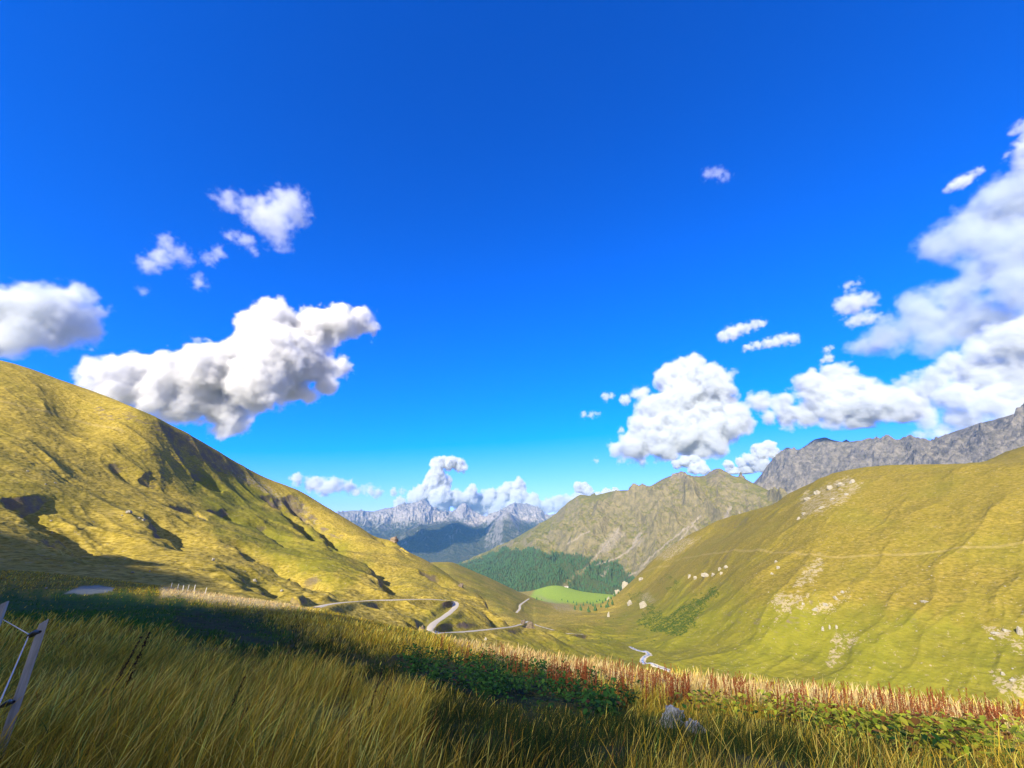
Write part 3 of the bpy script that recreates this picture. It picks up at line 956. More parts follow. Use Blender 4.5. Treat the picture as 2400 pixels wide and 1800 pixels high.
def place_rock(x, y, wpx, hpx, label, seed, kmin=5.9, kmax=12.4, mat=None, name='rock', group=None, lean=0.0, depth=0.9, rotz=None, parts=1):
    p = ground(x, y, kmin, kmax)
    dist = axial(p)
    W, Hh_ = wpx * dist / FOC * SZ, hpx * dist / FOC * SZ
    me = rock_mesh(name, seed, squash=(W * 0.62, W * 0.62 * depth, Hh_ * 0.95), rough=0.10 if parts == 1 else 0.16)
    me.materials.append(mat or LIME)
    o = bpy.data.objects.new(name, me)
    COL.objects.link(o)
    o.location = (p[0], p[1], p[2] + Hh_ * (0.12 if kmin > 4 else 0.40))
    if kmin < 4:
        NEAR_ROCKS.append((p[0], p[1], W))
    o.rotation_euler = (random.uniform(-.15, .15), lean, rotz if rotz is not None else -math.atan2(p[0], p[1]) + random.uniform(-.5, .5))
    return tag(o, label, 'rock', group)


G1 = 'white limestone outcrops on the right hillside'
R_ = [
 (1477,1418,27,20,'jagged white limestone crag beside the dark green shrubs, left of its twin'),
 (1506,1424,24,26,'ragged white crag touching the left end of the dark green shrub patch'),
 (1427,1446,10,15,'small pointed white rock low on the nose of the right hillside'),
 (1444,1381,22,15,'lower white crag on the valley skyline where the right hillside begins'),
 (1465,1366,24,20,'taller white crag on the valley skyline above its lower neighbour'),
 (1424,1393,9,11,'lowest little white crag on the valley skyline next to the green meadow'),
 (1503,1360,22,13,'broad flat white crag just right of the skyline crags'),
 (1617,1354,11,13,'narrow white rock starting the middle row of outcrops'),
 (1629,1357,13,12,'squat white rock second in the middle row of outcrops'),
 (1655,1352,24,15,'largest white rock in the middle row of outcrops'),
 (1672,1350,13,11,'round white rock at the right foot of the largest one in the row'),
 (1687,1336,11,10,'white rock above the middle row, left of the last one'),
 (1702,1332,13,10,'last white rock at the upper right end of the middle row'),
 (1691,1346,9,10,'white rock below the upper right end of the middle row'),
 (1809,1346,11,9,'thin pale rock at the bottom of the bare streak above the scar'),
 (1824,1333,13,8,'pale rock rib inside the bare streak under the footpath'),
 (1820,1318,9,9,'small pale rock at the top of the bare streak under the footpath'),
 (1930,1478,9,16,'left of the three standing white stones in the green slope'),
 (1945,1474,8,12,'shortest middle one of the three standing white stones'),
 (1962,1474,8,15,'right of the three standing white stones in the green slope'),
 (2168,1412,22,7,'long low white rock alone on the smooth part of the hillside'),
 (2146,1416,10,5,'flat white stone at the left tip of the long low rock'),
 (1881,1418,9,7,'small white stone left of the bare scar'),
 (1912,1432,20,10,'white slab at the lower left of the bare scar'),
 (1935,1420,18,9,'white slab in the middle of the bare scar'),
 (1958,1404,18,9,'white slab high in the bare scar'),
 (1976,1390,14,10,'topmost white slab of the bare scar'),
 (2336,1486,24,7,'flat white rock shelf near the right edge, left one'),
 (2362,1480,18,9,'white rock shelf near the right edge, middle one'),
 (2394,1488,16,30,'tall white rock cut by the right edge'),
 (2326,1499,16,5,'thin white slab under the flat rock shelf'),
 (2375,1596,16,9,'pale rock in the bare patch near the lower right edge'),
 (2352,1582,12,8,'small pale rock at the top of the bare patch near the lower right edge'),
 (1918,1158,24,15,'left block of the pale cliff band under the right hill crest'),
 (1945,1147,26,15,'second block of the pale cliff band under the right hill crest'),
 (1972,1139,24,14,'third block of the pale cliff band under the right hill crest'),
 (1998,1132,20,13,'right end block of the pale cliff band under the right hill crest'),
 (1893,1172,18,12,'pale rock at the left foot of the cliff band'),
 (1950,1172,16,9,'pale rock in the rubble below the cliff band'),
 (1925,1192,16,10,'pale rock low in the rubble chute below the cliff band'),
 (1884,1206,13,11,'upper of two pale rocks left of the rubble chute'),
 (1872,1218,12,9,'lower of two pale rocks left of the rubble chute'),
 (1985,1160,13,9,'pale rock at the right side of the rubble under the cliff'),
]
for i, (x, y, a, b, lab) in enumerate(R_):
    place_rock(x, y, a, b, lab, 100 + i, group=G1, depth=0.6, lean=0.12, name='rock_outcrop' if max(a, b) > 14 else 'rock')
G2 = 'pale boulders on the left hillside'
for i, (x, y, a, b, lab) in enumerate([
 (302,1204,19,14,'largest white boulder in the middle of the left grass slope'),
 (325,1216,9,7,'upper small white boulder right of the largest one'),
 (334,1221,12,7,'lower small white boulder right of the largest one'),
 (286,1209,5,4,'tiny white stone left of the largest boulder'),
 (108,1137,7,4,'left of a pair of white stones high on the left slope'),
 (130,1133,7,4,'right of a pair of white stones high on the left slope'),
 (63,1105,7,4,'highest white stone near the left edge of the slope'),
 (598,1362,13,9,'rounded pale boulder near the foot of the slope beside the shadow'),
 (660,1386,9,7,'pale boulder lying in the shadow just above the sunlit bank'),
 (349,1340,6,4,'small pale stone inside the hill shadow'),
 (308,1344,11,4,'flat pale slab inside the hill shadow'),
 (497,1314,11,8,'grey boulder beside the dark hollow'),
 (118,1222,7,4,'small pale stone on the rim of the lowest dark gully'),
 (1139,1500,8,8,'lone white rock on the grass below the lowest road bend')]):
    place_rock(x, y, a, b, lab, 200 + i, group=G2, name='boulder')
place_rock(108, 1381, 8, 5, 'small white stone lying on the shaded field left of the gravel patch', 230, 3.0, 4.6, name='stone')
place_rock(1242, 1458, 26, 22, 'dark brown cliff rock beside the road at the tip of the spur', 231, 6, 10.5, DARKROCK, 'rock_outcrop', rotz=0.3)
place_rock(1226, 1446, 20, 16, 'dark brown rock on the spur edge just above the roadside cliff', 232, 6, 10.5, DARKROCK, 'rock_outcrop', rotz=0.9)
place_rock(990, 1474, 12, 16, 'dark earthy rock at the outside of the lowest road bend', 233, 6, 9, DARKROCK, 'rock_outcrop')
place_rock(925, 1266, 30, 16, 'brown rock knob on the skyline of the left ridge', 234, 9, 10.4, stone_mat('brown ridge rock', (0.34, 0.25, 0.17), (0.20, 0.15, 0.10), (0.10, 0.08, 0.05), 1.0), 'rock_outcrop', depth=1.3)
place_rock(1080, 1375, 22, 12, 'dark rock on the lip of the spur above the road', 235, 9, 10.4, DARKROCK, 'rock_outcrop')
place_rock(1572, 1704, 105, 54, 'blue grey boulder half sunk in the shaded meadow grass', 240, 0.3, 3.6, GREYROCK, 'boulder', depth=0.8, rotz=0.4, parts=2)
place_rock(1628, 1716, 62, 34, 'smaller grey boulder lying at the right of the blue grey one', 241, 0.3, 3.6, GREYROCK, 'boulder', depth=0.8, parts=2)
place_rock(1812, 1640, 18, 30, 'upright white stone among the rust stalks on the meadow edge', 242, 2, 3.96, LIME, 'stone', depth=0.7)

spk = [rock_mesh('stone', 300 + i, sub=2) for i in range(4)]
for s in spk:
    s.materials.append(LIME)
cnt = 0
while cnt < 70:
    x, y = random.uniform(1330, 2390), random.uniform(1300, 1640)
    if y < 1330 + (1500 - x) * 0.3 or y > 1560 + (x - 1500) * 0.14:
        continue
    p = ground(x, y, 6.2, 11.8)
    o = bpy.data.objects.new('stone', spk[cnt % 4])
    COL.objects.link(o)
    r = random.uniform(0.22, 0.6)
    o.location = (p[0], p[1], p[2] + 0.1)
    o.scale = (r * 1.3, r, r * 0.8)
    o.rotation_euler = (0, 0, random.uniform(0, 6))
    tag(o, 'tiny white stone sprinkled on the grass of the right hillside', 'stone', 'white stones sprinkled over the right hillside')
    cnt += 1

# ------------------------------------------------------------------ trees and shrubs far off
def conifer(h, r, seed, sides=7, tiers=4):
    q = np.random.default_rng(seed)
    V, F = [], []
    for k in range(tiers):
        z0 = h * (0.10 + 0.80 * k / tiers)
        z1 = min(h, z0 + h * 0.42)
        rr = r * (1 - k / tiers) ** 0.8 + 0.05 * r
        b = len(V)
        V.append((0, 0, z1))
        for j in range(sides):
            a = 2 * math.pi * j / sides + k
            s = rr * q.uniform(0.65, 1.2)
            V.append((s * math.cos(a), s * math.sin(a), z0 + q.uniform(-.04, .04) * h))
        for j in range(sides):
            F.append((b, b + 1 + j, b + 1 + (j + 1) % sides))
    b = len(V)
    for j in range(4):
        a = math.pi / 2 * j
        V += [(0.05 * r * 3 * math.cos(a), 0.15 * r * math.sin(a), -0.05 * h), (0.1 * r * math.cos(a), 0.1 * r * math.sin(a), h * 0.2)]
    for j in range(4):
        a0, a1 = b + 2 * j, b + 2 * ((j + 1) % 4)
        F += [(a0, a1, a1 + 1), (a0, a1 + 1, a0 + 1)]
    return np.array(V, float), np.array(F)


m = Mat('conifer needles', 0.9, 0.1)
FIR = m.done(m.mix(m.noise(0.03, 5, 0.7), (0.075, 0.140, 0.045), (0.032, 0.070, 0.028)))
protos = [conifer(1, 0.24, i) for i in range(6)]
ii, jj = np.where((fmask > 0.5) & (MK > 0.6) & (MK < 2.9))
fVs, fFs, base = [], [], 0
sel = rng.permutation(len(ii))[:5200]
for q in sel:
    V, F = protos[q % 6]
    h = rng.uniform(14, 27)
    a = rng.uniform(0, 6.28)
    ca, sa = math.cos(a), math.sin(a)
    jx, jy = rng.uniform(-5, 5, 2)
    V2 = np.column_stack([(V[:, 0] * ca - V[:, 1] * sa) * h + MX[ii[q], jj[q]] + jx, (V[:, 0] * sa + V[:, 1] * ca) * h + MY[ii[q], jj[q]] + jy, V[:, 2] * h + MZ[ii[q], jj[q]] - 1])
    fVs.append(V2)
    fFs.append(F + base)
    base += len(V2)
tag(mesh_np('forest', np.vstack(fVs), np.vstack(fFs), FIR, False), kind='stuff')

tm = []
for i in range(4):
    V, F = protos[i]
    me_o = mesh_np('pine_tree', V, F, FIR, False)
    tm.append(me_o.data)
    bpy.data.objects.remove(me_o)
nt = 0
for x, y in [(1398,1412),(1405,1409),(1412,1415),(1418,1408),(1426,1412),(1432,1405),(1384,1418),(1391,1422),(1376,1415),(1408,1424),(1420,1426),(1367,1421),(1352,1420),(1345,1414),(1330,1412),(1318,1408),(1395,1432),(1380,1436),(1362,1432),(1348,1430),(1270,1404),(1258,1406),(1440,1398),(1436,1418),(1425,1436),(1450,1392)]:
    p = ground(x, y, 11.2, 13.2)
    o = bpy.data.objects.new('pine_tree', tm[nt % 4])
    COL.objects.link(o)
    s = random.uniform(6, 12)
    o.location = p
    o.scale = (s * 1.3, s * 1.3, s)
    o.rotation_euler = (0, 0, random.uniform(0, 6))
    tag(o, 'tiny dark conifer scattered on the valley floor before the green meadow', 'tree', 'scattered conifers on the valley floor')
    nt += 1


def locate(X, Y):
    a, d = np.arctan2(X, Y), np.hypot(X, Y)
    c = np.clip(np.round(np.interp(a, AZ, np.arange(NC))).astype(int), 0, NC - 1)
    lo, hi = np.zeros(len(a), int), np.full(len(a), NR - 1)
    while (hi - lo).max() > 1:
        mid = (lo + hi) // 2
        g = D[mid, c] <= d
        lo, hi = np.where(g, mid, lo), np.where(g, hi, mid)
    return lo, c


smask = region([[(1495,1445),(1500,1460),(1523,1480),(1561,1474),(1577,1492),(1600,1480),(1632,1468),(1626,1450),(1662,1428),(1664,1392),(1640,1398),(1593,1428),(1560,1440),(1530,1430)],
                [(1465,1395),(1480,1384),(1520,1392),(1516,1410),(1480,1410)], [(1565,1385),(1580,1364),(1596,1368),(1588,1384),(1572,1392)], [(1640,1412),(1668,1400),(1690,1372),(1670,1375),(1650,1392)],
                [(1535,1360),(1560,1345),(1570,1355),(1545,1368)], [(1505,1425),(1530,1415),(1550,1422),(1525,1432)]], 10, 16, PXV, PYV, 22)
ii, jj = np.where((smask > 0.5) & (RK > 6.5) & (RK < 11.9))
sel = rng.permutation(len(ii))[:2300]
extra = [(x, y) for x, y in zip(rng.uniform(1330, 1560, 60), rng.uniform(1440, 1510, 60))]
cx = list(GX[ii[sel], jj[sel]] + rng.uniform(-.8, .8, len(sel)))
cyy = list(GY[ii[sel], jj[sel]] + rng.uniform(-.8, .8, len(sel)))
for x, y in extra:
    p = ground(x, y, 6.2, 11.8)
    cx.append(p[0]); cyy.append(p[1])
cx, cyy = np.array(cx), np.array(cyy)
cz = ground_at(cx, cyy)
nl = 34
n = len(cx) * nl
u_ = rng.normal(size=(n, 3))
u_ /= np.linalg.norm(u_, axis=1)[:, None]
u_[:, 2] = np.abs(u_[:, 2])
rr = np.repeat(rng.uniform(0.5, 1.3, len(cx)), nl)
cen = np.column_stack([np.repeat(cx, nl), np.repeat(cyy, nl), np.repeat(cz, nl)]) + u_ * rr[:, None] * rng.uniform(0.5, 1.0, n)[:, None] * np.array([1, 1, 0.75])
t1 = np.cross(u_, rng.normal(size=(n, 3)))
t1 /= np.linalg.norm(t1, axis=1)[:, None]
t2 = np.cross(u_, t1)
s_ = rng.uniform(0.12, 0.30, n)[:, None]
V = np.stack([cen - t1 * s_, cen + t2 * s_ * 0.6, cen + t1 * s_, cen - t2 * s_ * 0.6 + u_ * s_ * 0.3], 1).reshape(-1, 3)
m = Mat('juniper leaves', 0.8, 0.2)
SHR = m.done(m.mix(m.noise(0.25, 4), (0.080, 0.125, 0.022), (0.045, 0.075, 0.014)))
tag(mesh_np('shrubs', V, np.arange(len(V)).reshape(-1, 4), SHR, False), kind='stuff')

# ------------------------------------------------------------------ the barn on the far meadow
p = ground(1326, 1373, 12.6, 14.2)
barn = bpy.data.objects.new('barn', None)
COL.objects.link(barn)
barn.location = p
barn.rotation_euler = (0, 0, 0.25)
tag(barn, 'small whitewashed barn alone on the bright green valley meadow', 'barn')
WHITE = Mat('whitewash', 0.9).done((0.75, 0.72, 0.66))
ROOF = Mat('weathered roof', 0.9).done((0.33, 0.27, 0.22))
DOOR = Mat('dark door wood', 0.9).done((0.07, 0.05, 0.035))
L_, B_, H_ = 13.0, 5.5, 5.0
V = [(-L_, -B_, -2), (L_, -B_, -2), (L_, B_, -2), (-L_, B_, -2), (-L_, -B_, H_), (L_, -B_, H_), (L_, B_, H_), (-L_, B_, H_)]
mesh_np('wall', V, [(0, 1, 5, 4), (1, 2, 6, 5), (2, 3, 7, 6), (3, 0, 4, 7)], WHITE, False, parent=barn)
e_ = 0.7
V = [(-L_ - e_, -B_ - e_, H_ - .2), (L_ + e_, -B_ - e_, H_ - .2), (L_ + e_, 0, H_ + 3.2), (-L_ - e_, 0, H_ + 3.2), (L_ + e_, B_ + e_, H_ - .2), (-L_ - e_, B_ + e_, H_ - .2)]
V += [(a, b, c - 0.4) for a, b, c in V]
mesh_np('roof', V, [(0, 1, 2, 3), (3, 2, 4, 5), (7, 6, 9, 8), (8, 9, 11, 10), (0, 6, 7, 1), (4, 10, 11, 5), (0, 3, 9, 6), (3, 5, 11, 9), (1, 7, 8, 2), (2, 8, 10, 4)], ROOF, False, parent=barn)
V = [(-2, -B_ - .12, -.5), (2, -B_ - .12, -.5), (2, -B_ - .12, 3.4), (-2, -B_ - .12, 3.4), (-2, -B_ + .2, -.5), (2, -B_ + .2, -.5), (2, -B_ + .2, 3.4), (-2, -B_ + .2, 3.4)]
mesh_np('door', V, [(0, 1, 2, 3), (1, 5, 6, 2), (4, 0, 3, 7), (3, 2, 6, 7)], DOOR, False, parent=barn)

# ------------------------------------------------------------------ fences
def tube(P, r, sides=6):
    P = np.asarray(P, float)
    t = np.gradient(P, axis=0)
    t /= np.linalg.norm(t, axis=1)[:, None]
    up = np.where(np.abs(t[:, 2:3]) > 0.9, np.array([[1.0, 0, 0]]), np.array([[0, 0, 1.0]]))
    a = np.cross(t, up)
    a /= np.linalg.norm(a, axis=1)[:, None]
    b = np.cross(t, a)
    r = np.broadcast_to(np.asarray(r, float), (len(P),))
    an = np.arange(sides) * 2 * math.pi / sides
    V = P[:, None] + r[:, None, None] * (np.cos(an)[None, :, None] * a[:, None] + np.sin(an)[None, :, None] * b[:, None])
    V = V.reshape(-1, 3)
    F = []
    for i in range(len(P) - 1):
        for j in range(sides):
            k = (j + 1) % sides
            F.append((i * sides + j, i * sides + k, (i + 1) * sides + k, (i + 1) * sides + j))
    n = len(P)
    F += [(j, (j + 1) % sides, (j + 2) % sides, (j + 3) % sides) for j in range(0, sides - 2, 2)]
    F += [((n - 1) * sides + j + 3 if j + 3 < sides else (n - 1) * sides, (n - 1) * sides + (j + 2) % sides, (n - 1) * sides + j + 1, (n - 1) * sides + j) for j in range(0, sides - 2, 2)]
    return V, np.array(F)


m = Mat('weathered fence wood', 0.85, 0.2)
co = m.n.new('ShaderNodeTexCoord').outputs['Object']
gr = m.noise(3.0, 6, 0.7, vec=co, stretch=(14, 14, 0.8))
WOOD = m.done(m.mix(m.ramp(gr, 0.3, 0.7), (0.34, 0.34, 0.30), (0.18, 0.185, 0.16)), m.bump(gr, 0.6, 0.01))
BLACK = Mat('black plastic', 0.5, 0.4).done((0.02, 0.02, 0.02))
TAPE = Mat('white fence tape', 0.7, 0.2).done((0.50, 0.48, 0.42))


def post(parent, base, height, wx, wy, rot, mat, lean=0.0):
    k = 9
    V = []
    for i in range(k):
        z = -0.25 + (height + 0.25) * i / (k - 1)
        s = 1.0 - 0.10 * i / (k - 1) + 0.02 * math.sin(3.1 * i)
        if i == k - 1:
            s *= 0.93
        c = 0.22
        ring = [(-1, -1 + c), (-1 + c, -1), (1 - c, -1), (1, -1 + c), (1, 1 - c), (1 - c, 1), (-1 + c, 1), (-1, 1 - c)]
        for a, b in ring:
            X, Y = a * wx / 2 * s, b * wy / 2 * s
            V.append((X * math.cos(rot) - Y * math.sin(rot) + lean * max(z, 0), X * math.sin(rot) + Y * math.cos(rot), z + (0.012 * a if i == k - 1 else 0)))
    F = [(i * 8 + j, i * 8 + (j + 1) % 8, (i + 1) * 8 + (j + 1) % 8, (i + 1) * 8 + j) for i in range(k - 1) for j in range(8)]
    t = (k - 1) * 8
    F += [(t, t + 1, t + 2, t + 3), (t, t + 3, t + 4, t + 7), (t + 7, t + 4, t + 5, t + 6)]
    o = mesh_np('post', V, F, mat, False, parent=parent)
    o.location = base
    return o


fence = bpy.data.objects.new('pasture_fence', None)
COL.objects.link(fence)
top = at(103, 1457, 4.0)
fb_ = (top[0], top[1], ground_at(np.array([top[0]]), np.array([top[1]]))[0])
fence.location = fb_
tag(fence, 'pasture fence of weathered posts and white wire at the left edge of the meadow', 'fence')
O_ = np.array(fb_)
post(fence, (0, 0, 0), top[2] - fb_[2], 0.042, 0.03, 0.80, WOOD)
tp2 = at(9, 1412, 6.6)
g2 = ground_at(np.array([tp2[0]]), np.array([tp2[1]]))[0]
post(fence, np.array([tp2[0], tp2[1], g2]) - O_, tp2[2] - g2, 0.05, 0.045, 0.4, WOOD, 0.02)
tp3 = at(-125, 1895, 1.8)
g3 = ground_at(np.array([tp3[0]]), np.array([tp3[1]]))[0]
post(fence, np.array([tp3[0], tp3[1], g3]) - O_, tp3[2] - g3 + .1, 0.09, 0.05, 0.75, WOOD)
I1, I2 = at(76, 1487, 3.93), at(14, 1650, 3.97)
for I in (I1, I2):
    V, F = tube([I + np.array([0.07, -0.03, 0.02]), I + np.array([0.03, -0.015, 0.015]), I, I + np.array([-0.025, 0.0, -0.012])], [0.008, 0.014, 0.016, 0.008], 8)
    mesh_np('insulator', V - O_, F, BLACK, True, parent=fence)


def wire(A, B, sag, r, n=14):
    t = np.linspace(0, 1, n)[:, None]
    P = np.array(A) * (1 - t) + np.array(B) * t
    P[:, 2] -= sag * 4 * (t * (1 - t))[:, 0]
    V, F = tube(P, r, 6)
    mesh_np('wire', V - O_, F, TAPE, True, parent=fence)


wire(I1 + np.array([-0.02, 0, 0]), at(7, 1452, 6.55), 0.0, 0.003)
wire(I1 + np.array([-0.02, 0, -.01]), at(-120, 1922, 1.78), 0.0, 0.0028)
wire(I2, at(-160, 1720, 6.5), 0.02, 0.003)

crest_fence = bpy.data.objects.new('pasture_fence', None)
COL.objects.link(crest_fence)
cp0 = ground(430, 1377, 3.4, 4.2)
crest_fence.location = cp0
tag(crest_fence, 'row of short pale fence posts standing on the sunlit bank beyond the meadow', 'fence')
for x in (400, 414, 428, 438, 455, 481):
    p = ground(x, float(np.interp(x, [400, 640], [1381, 1414])), 3.5, 4.15)
    post(crest_fence, p - cp0, random.uniform(0.45, 0.7), 0.07, 0.07, random.uniform(0, 3), TAPE, random.uniform(-.1, .1))

# ------------------------------------------------------------------ meadow plants
def blades(X, Y, H, W, lean, ang, prof, tint, extra_face=None):
    """ribbons of len(prof) rows; lean is the sideways reach of the tip relative to the height"""
    n, k = len(X), len(prof)
    Z = ground_at(X, Y) - 0.02
    f = rng.uniform(0, math.pi, n) if extra_face is None else extra_face
    sx, sy = np.cos(f), np.sin(f)
    V = np.empty((n, k, 2, 3), np.float32)
    for i, wv_ in enumerate(prof):
        t = i / (k - 1)
        bx = np.cos(ang) * lean * H * t ** 1.9
        by = np.sin(ang) * lean * H * t ** 1.9
        z = Z + H * t * (1 - 0.28 * lean * t)
        for s in (0, 1):
            q = (s - 0.5) * W * wv_
            V[:, i, s, 0] = X + bx + q * sx
            V[:, i, s, 1] = Y + by + q * sy
            V[:, i, s, 2] = z
    b = np.arange(n)[:, None] * (2 * k) + np.arange(k - 1)[None] * 2
    F = np.stack([b, b + 1, b + 3, b + 2], -1).reshape(-1, 4)
    return V.reshape(-1, 3), F, np.repeat(tint, 2 * k, axis=0), np.tile(np.repeat(np.linspace(0, 1, k), 2), n)


def plant_mat(name, trans=0.35):
    m = Mat(name, 0.75, 0.15)
    c = m.attr('tint', True)
    m.done(c)
    tr = m.n.new('ShaderNodeBsdfTranslucent')
    m.l.new(c, tr.inputs['Color'])
    mx = m.n.new('ShaderNodeMixShader')
    mx.inputs[0].default_value = trans
    m.l.new(m.b.outputs[0], mx.inputs[1])
    m.l.new(tr.outputs[0], mx.inputs[2])
    m.l.new(mx.outputs[0], m.n['Material Output'].inputs['Surface'])
    return m.m


GRASSM = plant_mat('grass blades')


def scatter(n, d0, d1, power):
    """plan points with density falling as distance**-power"""
    u = rng.uniform(0, 1, n)
    e = 2 - power
    d = (d0**e + u * (d1**e - d0**e)) ** (1 / e) if abs(e) > 1e-6 else d0 * (d1 / d0) ** u
    a = rng.uniform(AZ[0] * 0.99, AZ[-1] * 0.99, n)
    return d * np.sin(a), d * np.cos(a), d, a


def tints(n, cols, wts, jit=0.18):
    c = np.array(cols)[rng.choice(len(cols), n, p=np.array(wts) / np.sum(wts))]
    return np.clip(c * (1 + jit * rng.normal(size=(n, 1))) * (1 + 0.06 * rng.normal(size=(n, 3))), 0.004, 0.8)


OLIVE = [(0.62, 0.42, 0.035), (0.48, 0.34, 0.024), (0.27, 0.21, 0.012), (0.80, 0.58, 0.10), (0.22, 0.10, 0.018)]
GREEN = [(0.085, 0.175, 0.028), (0.130, 0.210, 0.034), (0.055, 0.130, 0.022), (0.26, 0.24, 0.045)]
STRAW = [(0.70, 0.53, 0.23), (0.62, 0.45, 0.17), (0.50, 0.34, 0.11), (0.36, 0.22, 0.06)]
zoneA = region([[(930,1560),(1060,1545),(1220,1570),(1400,1610),(1500,1650),(1420,1700),(1250,1680),(1100,1640),(960,1600)]], 40, 30)
zoneB = region([[(1600,1680),(1760,1682),(1960,1708),(2200,1740),(2420,1768),(2420,1860),(2250,1830),(2050,1775),(1850,1735),(1640,1700)]], 30, 25)
zoneC = region([[(560,1690),(760,1680),(800,1800),(580,1810)], [(1100,1730),(1300,1720),(1350,1810),(1120,1810)], [(1500,1720),(1800,1760),(1900,1810),(1520,1810)], [(700,1480),(900,1500),(960,1560),(720,1540)]], 60, 40)
zz_ = np.clip(zoneA * 0.9 + 0.8 * zoneB, 0, 1) * (RK < 4.0)
gV, gF, gT, gH, gb = [], [], [], [], 0


def add_grass(n, d0, d1, power, hmin, hmax, w0, wd, prof, keep=None, lean=(0.1, 0.95)):
    global gb
    X, Y, dd, aa = scatter(n, d0, d1, power)
    r_, c_ = locate(X, Y)
    ok = RK[r_, c_] < 4.25
    clump = fbm(X / 1.1, Y / 1.1, o=2)
    ok &= rng.uniform(0, 1, n) < 0.62 + 0.9 * clump
    X, Y, dd, r_, c_, clump = X[ok], Y[ok], dd[ok], r_[ok], c_[ok], clump[ok]
    n = len(X)
    mg, st_, gv = meadow_green[r_, c_], straw[r_, c_], gravel[r_, c_]
    big = fbm(X / 7 + 2, Y / 7, o=2)
    H = rng.uniform(hmin, hmax, n) * (1 + 0.5 * clump) * (1 + 0.45 * np.clip(big, -1, 1))
    T_ = tints(n, OLIVE, [3, 3, 2, 1.2, 0.5] if len(prof) < 6 else [2, 0.6, 0.3, 4, 0.7])
    g = tints(n, GREEN, [3, 3, 2, 1])
    s = tints(n, STRAW, [3, 3, 2, 1])
    T_ = np.where((rng.uniform(0, 1, n) < np.clip(0.13 + 0.55 * np.clip(-big, 0, 1), 0, 1))[:, None], g, T_)
    hz_ = heath_and_shade[r_, c_]
    T_ = np.where((rng.uniform(0, 1, n) < hz_ * 0.93)[:, None], g * 0.30, T_)  # blade colour darkened for shade as well as for dark plants
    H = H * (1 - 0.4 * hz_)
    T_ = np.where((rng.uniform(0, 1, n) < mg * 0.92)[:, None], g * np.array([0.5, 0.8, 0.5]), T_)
    T_ = np.where((rng.uniform(0, 1, n) < st_)[:, None], s, T_)
    lz = np.clip(zoneA + zoneB, 0, 1)[r_, c_]
    H = H * (1 - 0.45 * mg) * (1 - 0.45 * lz)
    kp = (gv < 0.4) & (rng.uniform(0, 1, n) > 0.45 * lz + 0.3 * zoneB[r_, c_])
    for rx, ry, rw in NEAR_ROCKS:
        q = math.hypot(rx, ry)
        ux, uy = rx / q, ry / q
        al_, ac_ = (X - rx) * ux + (Y - ry) * uy, (X - rx) * uy - (Y - ry) * ux
        kp &= ~((np.abs(ac_) < rw * 0.75) & (al_ > -1.1) & (al_ < rw * 0.6))
    ang = 0.15 + 1.1 * rng.normal(size=n)
    ln = rng.uniform(*lean, n)
    V, F, T2, hh = blades(X[kp], Y[kp], H[kp], (w0 + wd * dd[kp]) * rng.uniform(0.7, 1.3, kp.sum()), ln[kp], ang[kp], prof, T_[kp])
    gV.append(V); gF.append(F + gb); gT.append(T2); gH.append(hh)
    gb += len(V)


BL = [1.0, 0.9, 0.6, 0.12]
HEAD = [0.35, 0.3, 0.28, 0.25, 0.9, 1.3, 0.8, 0.1]
add_grass(270000, 2.6, 9.0, 1.1, 0.07, 0.19, 0.0018, 0.00025, BL)
add_grass(42000, 2.8, 10.0, 1.1, 0.15, 0.34, 0.0024, 0.00025, HEAD, lean=(0.1, 0.7))
add_grass(110000, 8.0, 26.0, 1.5, 0.10, 0.24, 0.002, 0.0007, BL)
add_grass(22000, 9.0, 24.0, 1.5, 0.20, 0.38, 0.002, 0.0008, HEAD, lean=(0.2, 0.5))
add_grass(90000, 24.0, 125.0, 1.9, 0.10, 0.26, 0.002, 0.0008, BL)
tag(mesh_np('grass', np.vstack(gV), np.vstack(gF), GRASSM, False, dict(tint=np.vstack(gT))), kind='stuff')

# broad dock leaves between the grasses
X, Y, dd, aa = scatter(230000, 2.6, 19, 1.5)
r_, c_ = locate(X, Y)
ok = (rng.uniform(0, 1, len(X)) < zz_[r_, c_] * (0.30 + 0.9 * np.clip(fbm(X / 1.3 + 5, Y / 1.3, o=2), -.3, 1)))
X, Y, dd = X[ok], Y[ok], dd[ok]
n = len(X)
zb_ = zoneB[r_[ok], c_[ok]] > 0.4
L = rng.uniform(0.04, 0.098, n)
a = rng.uniform(0, 2 * math.pi, n)
el = rng.uniform(0.1, 1.15, n)
prof = [0.25, 0.8, 1.0, 0.75, 0.08]
Z0 = ground_at(X, Y) + np.where(zb_, rng.uniform(0.10, 0.34, n), rng.uniform(0.06, 0.27, n))
V = np.empty((n, 5, 3, 3), np.float32)
for i, wv_ in enumerate(prof):
    t = i / 4
    px_ = X + np.cos(a) * np.cos(el) * L * t
    py_ = Y + np.sin(a) * np.cos(el) * L * t
    pz_ = Z0 + np.sin(el) * L * t - 0.35 * L * t * t
    for j, s in enumerate((-0.5, 0, 0.5)):
        V[:, i, j, 0] = px_ - np.sin(a) * s * wv_ * L * 0.62
        V[:, i, j, 1] = py_ + np.cos(a) * s * wv_ * L * 0.62
        V[:, i, j, 2] = pz_ + abs(s) * 0.18 * L
b = (np.arange(n)[:, None] * 15)
q = np.array([[i * 3 + j, i * 3 + j + 1, i * 3 + j + 4, i * 3 + j + 3] for i in range(4) for j in range(2)]).reshape(1, -1)
F = (b + q).reshape(-1, 4)
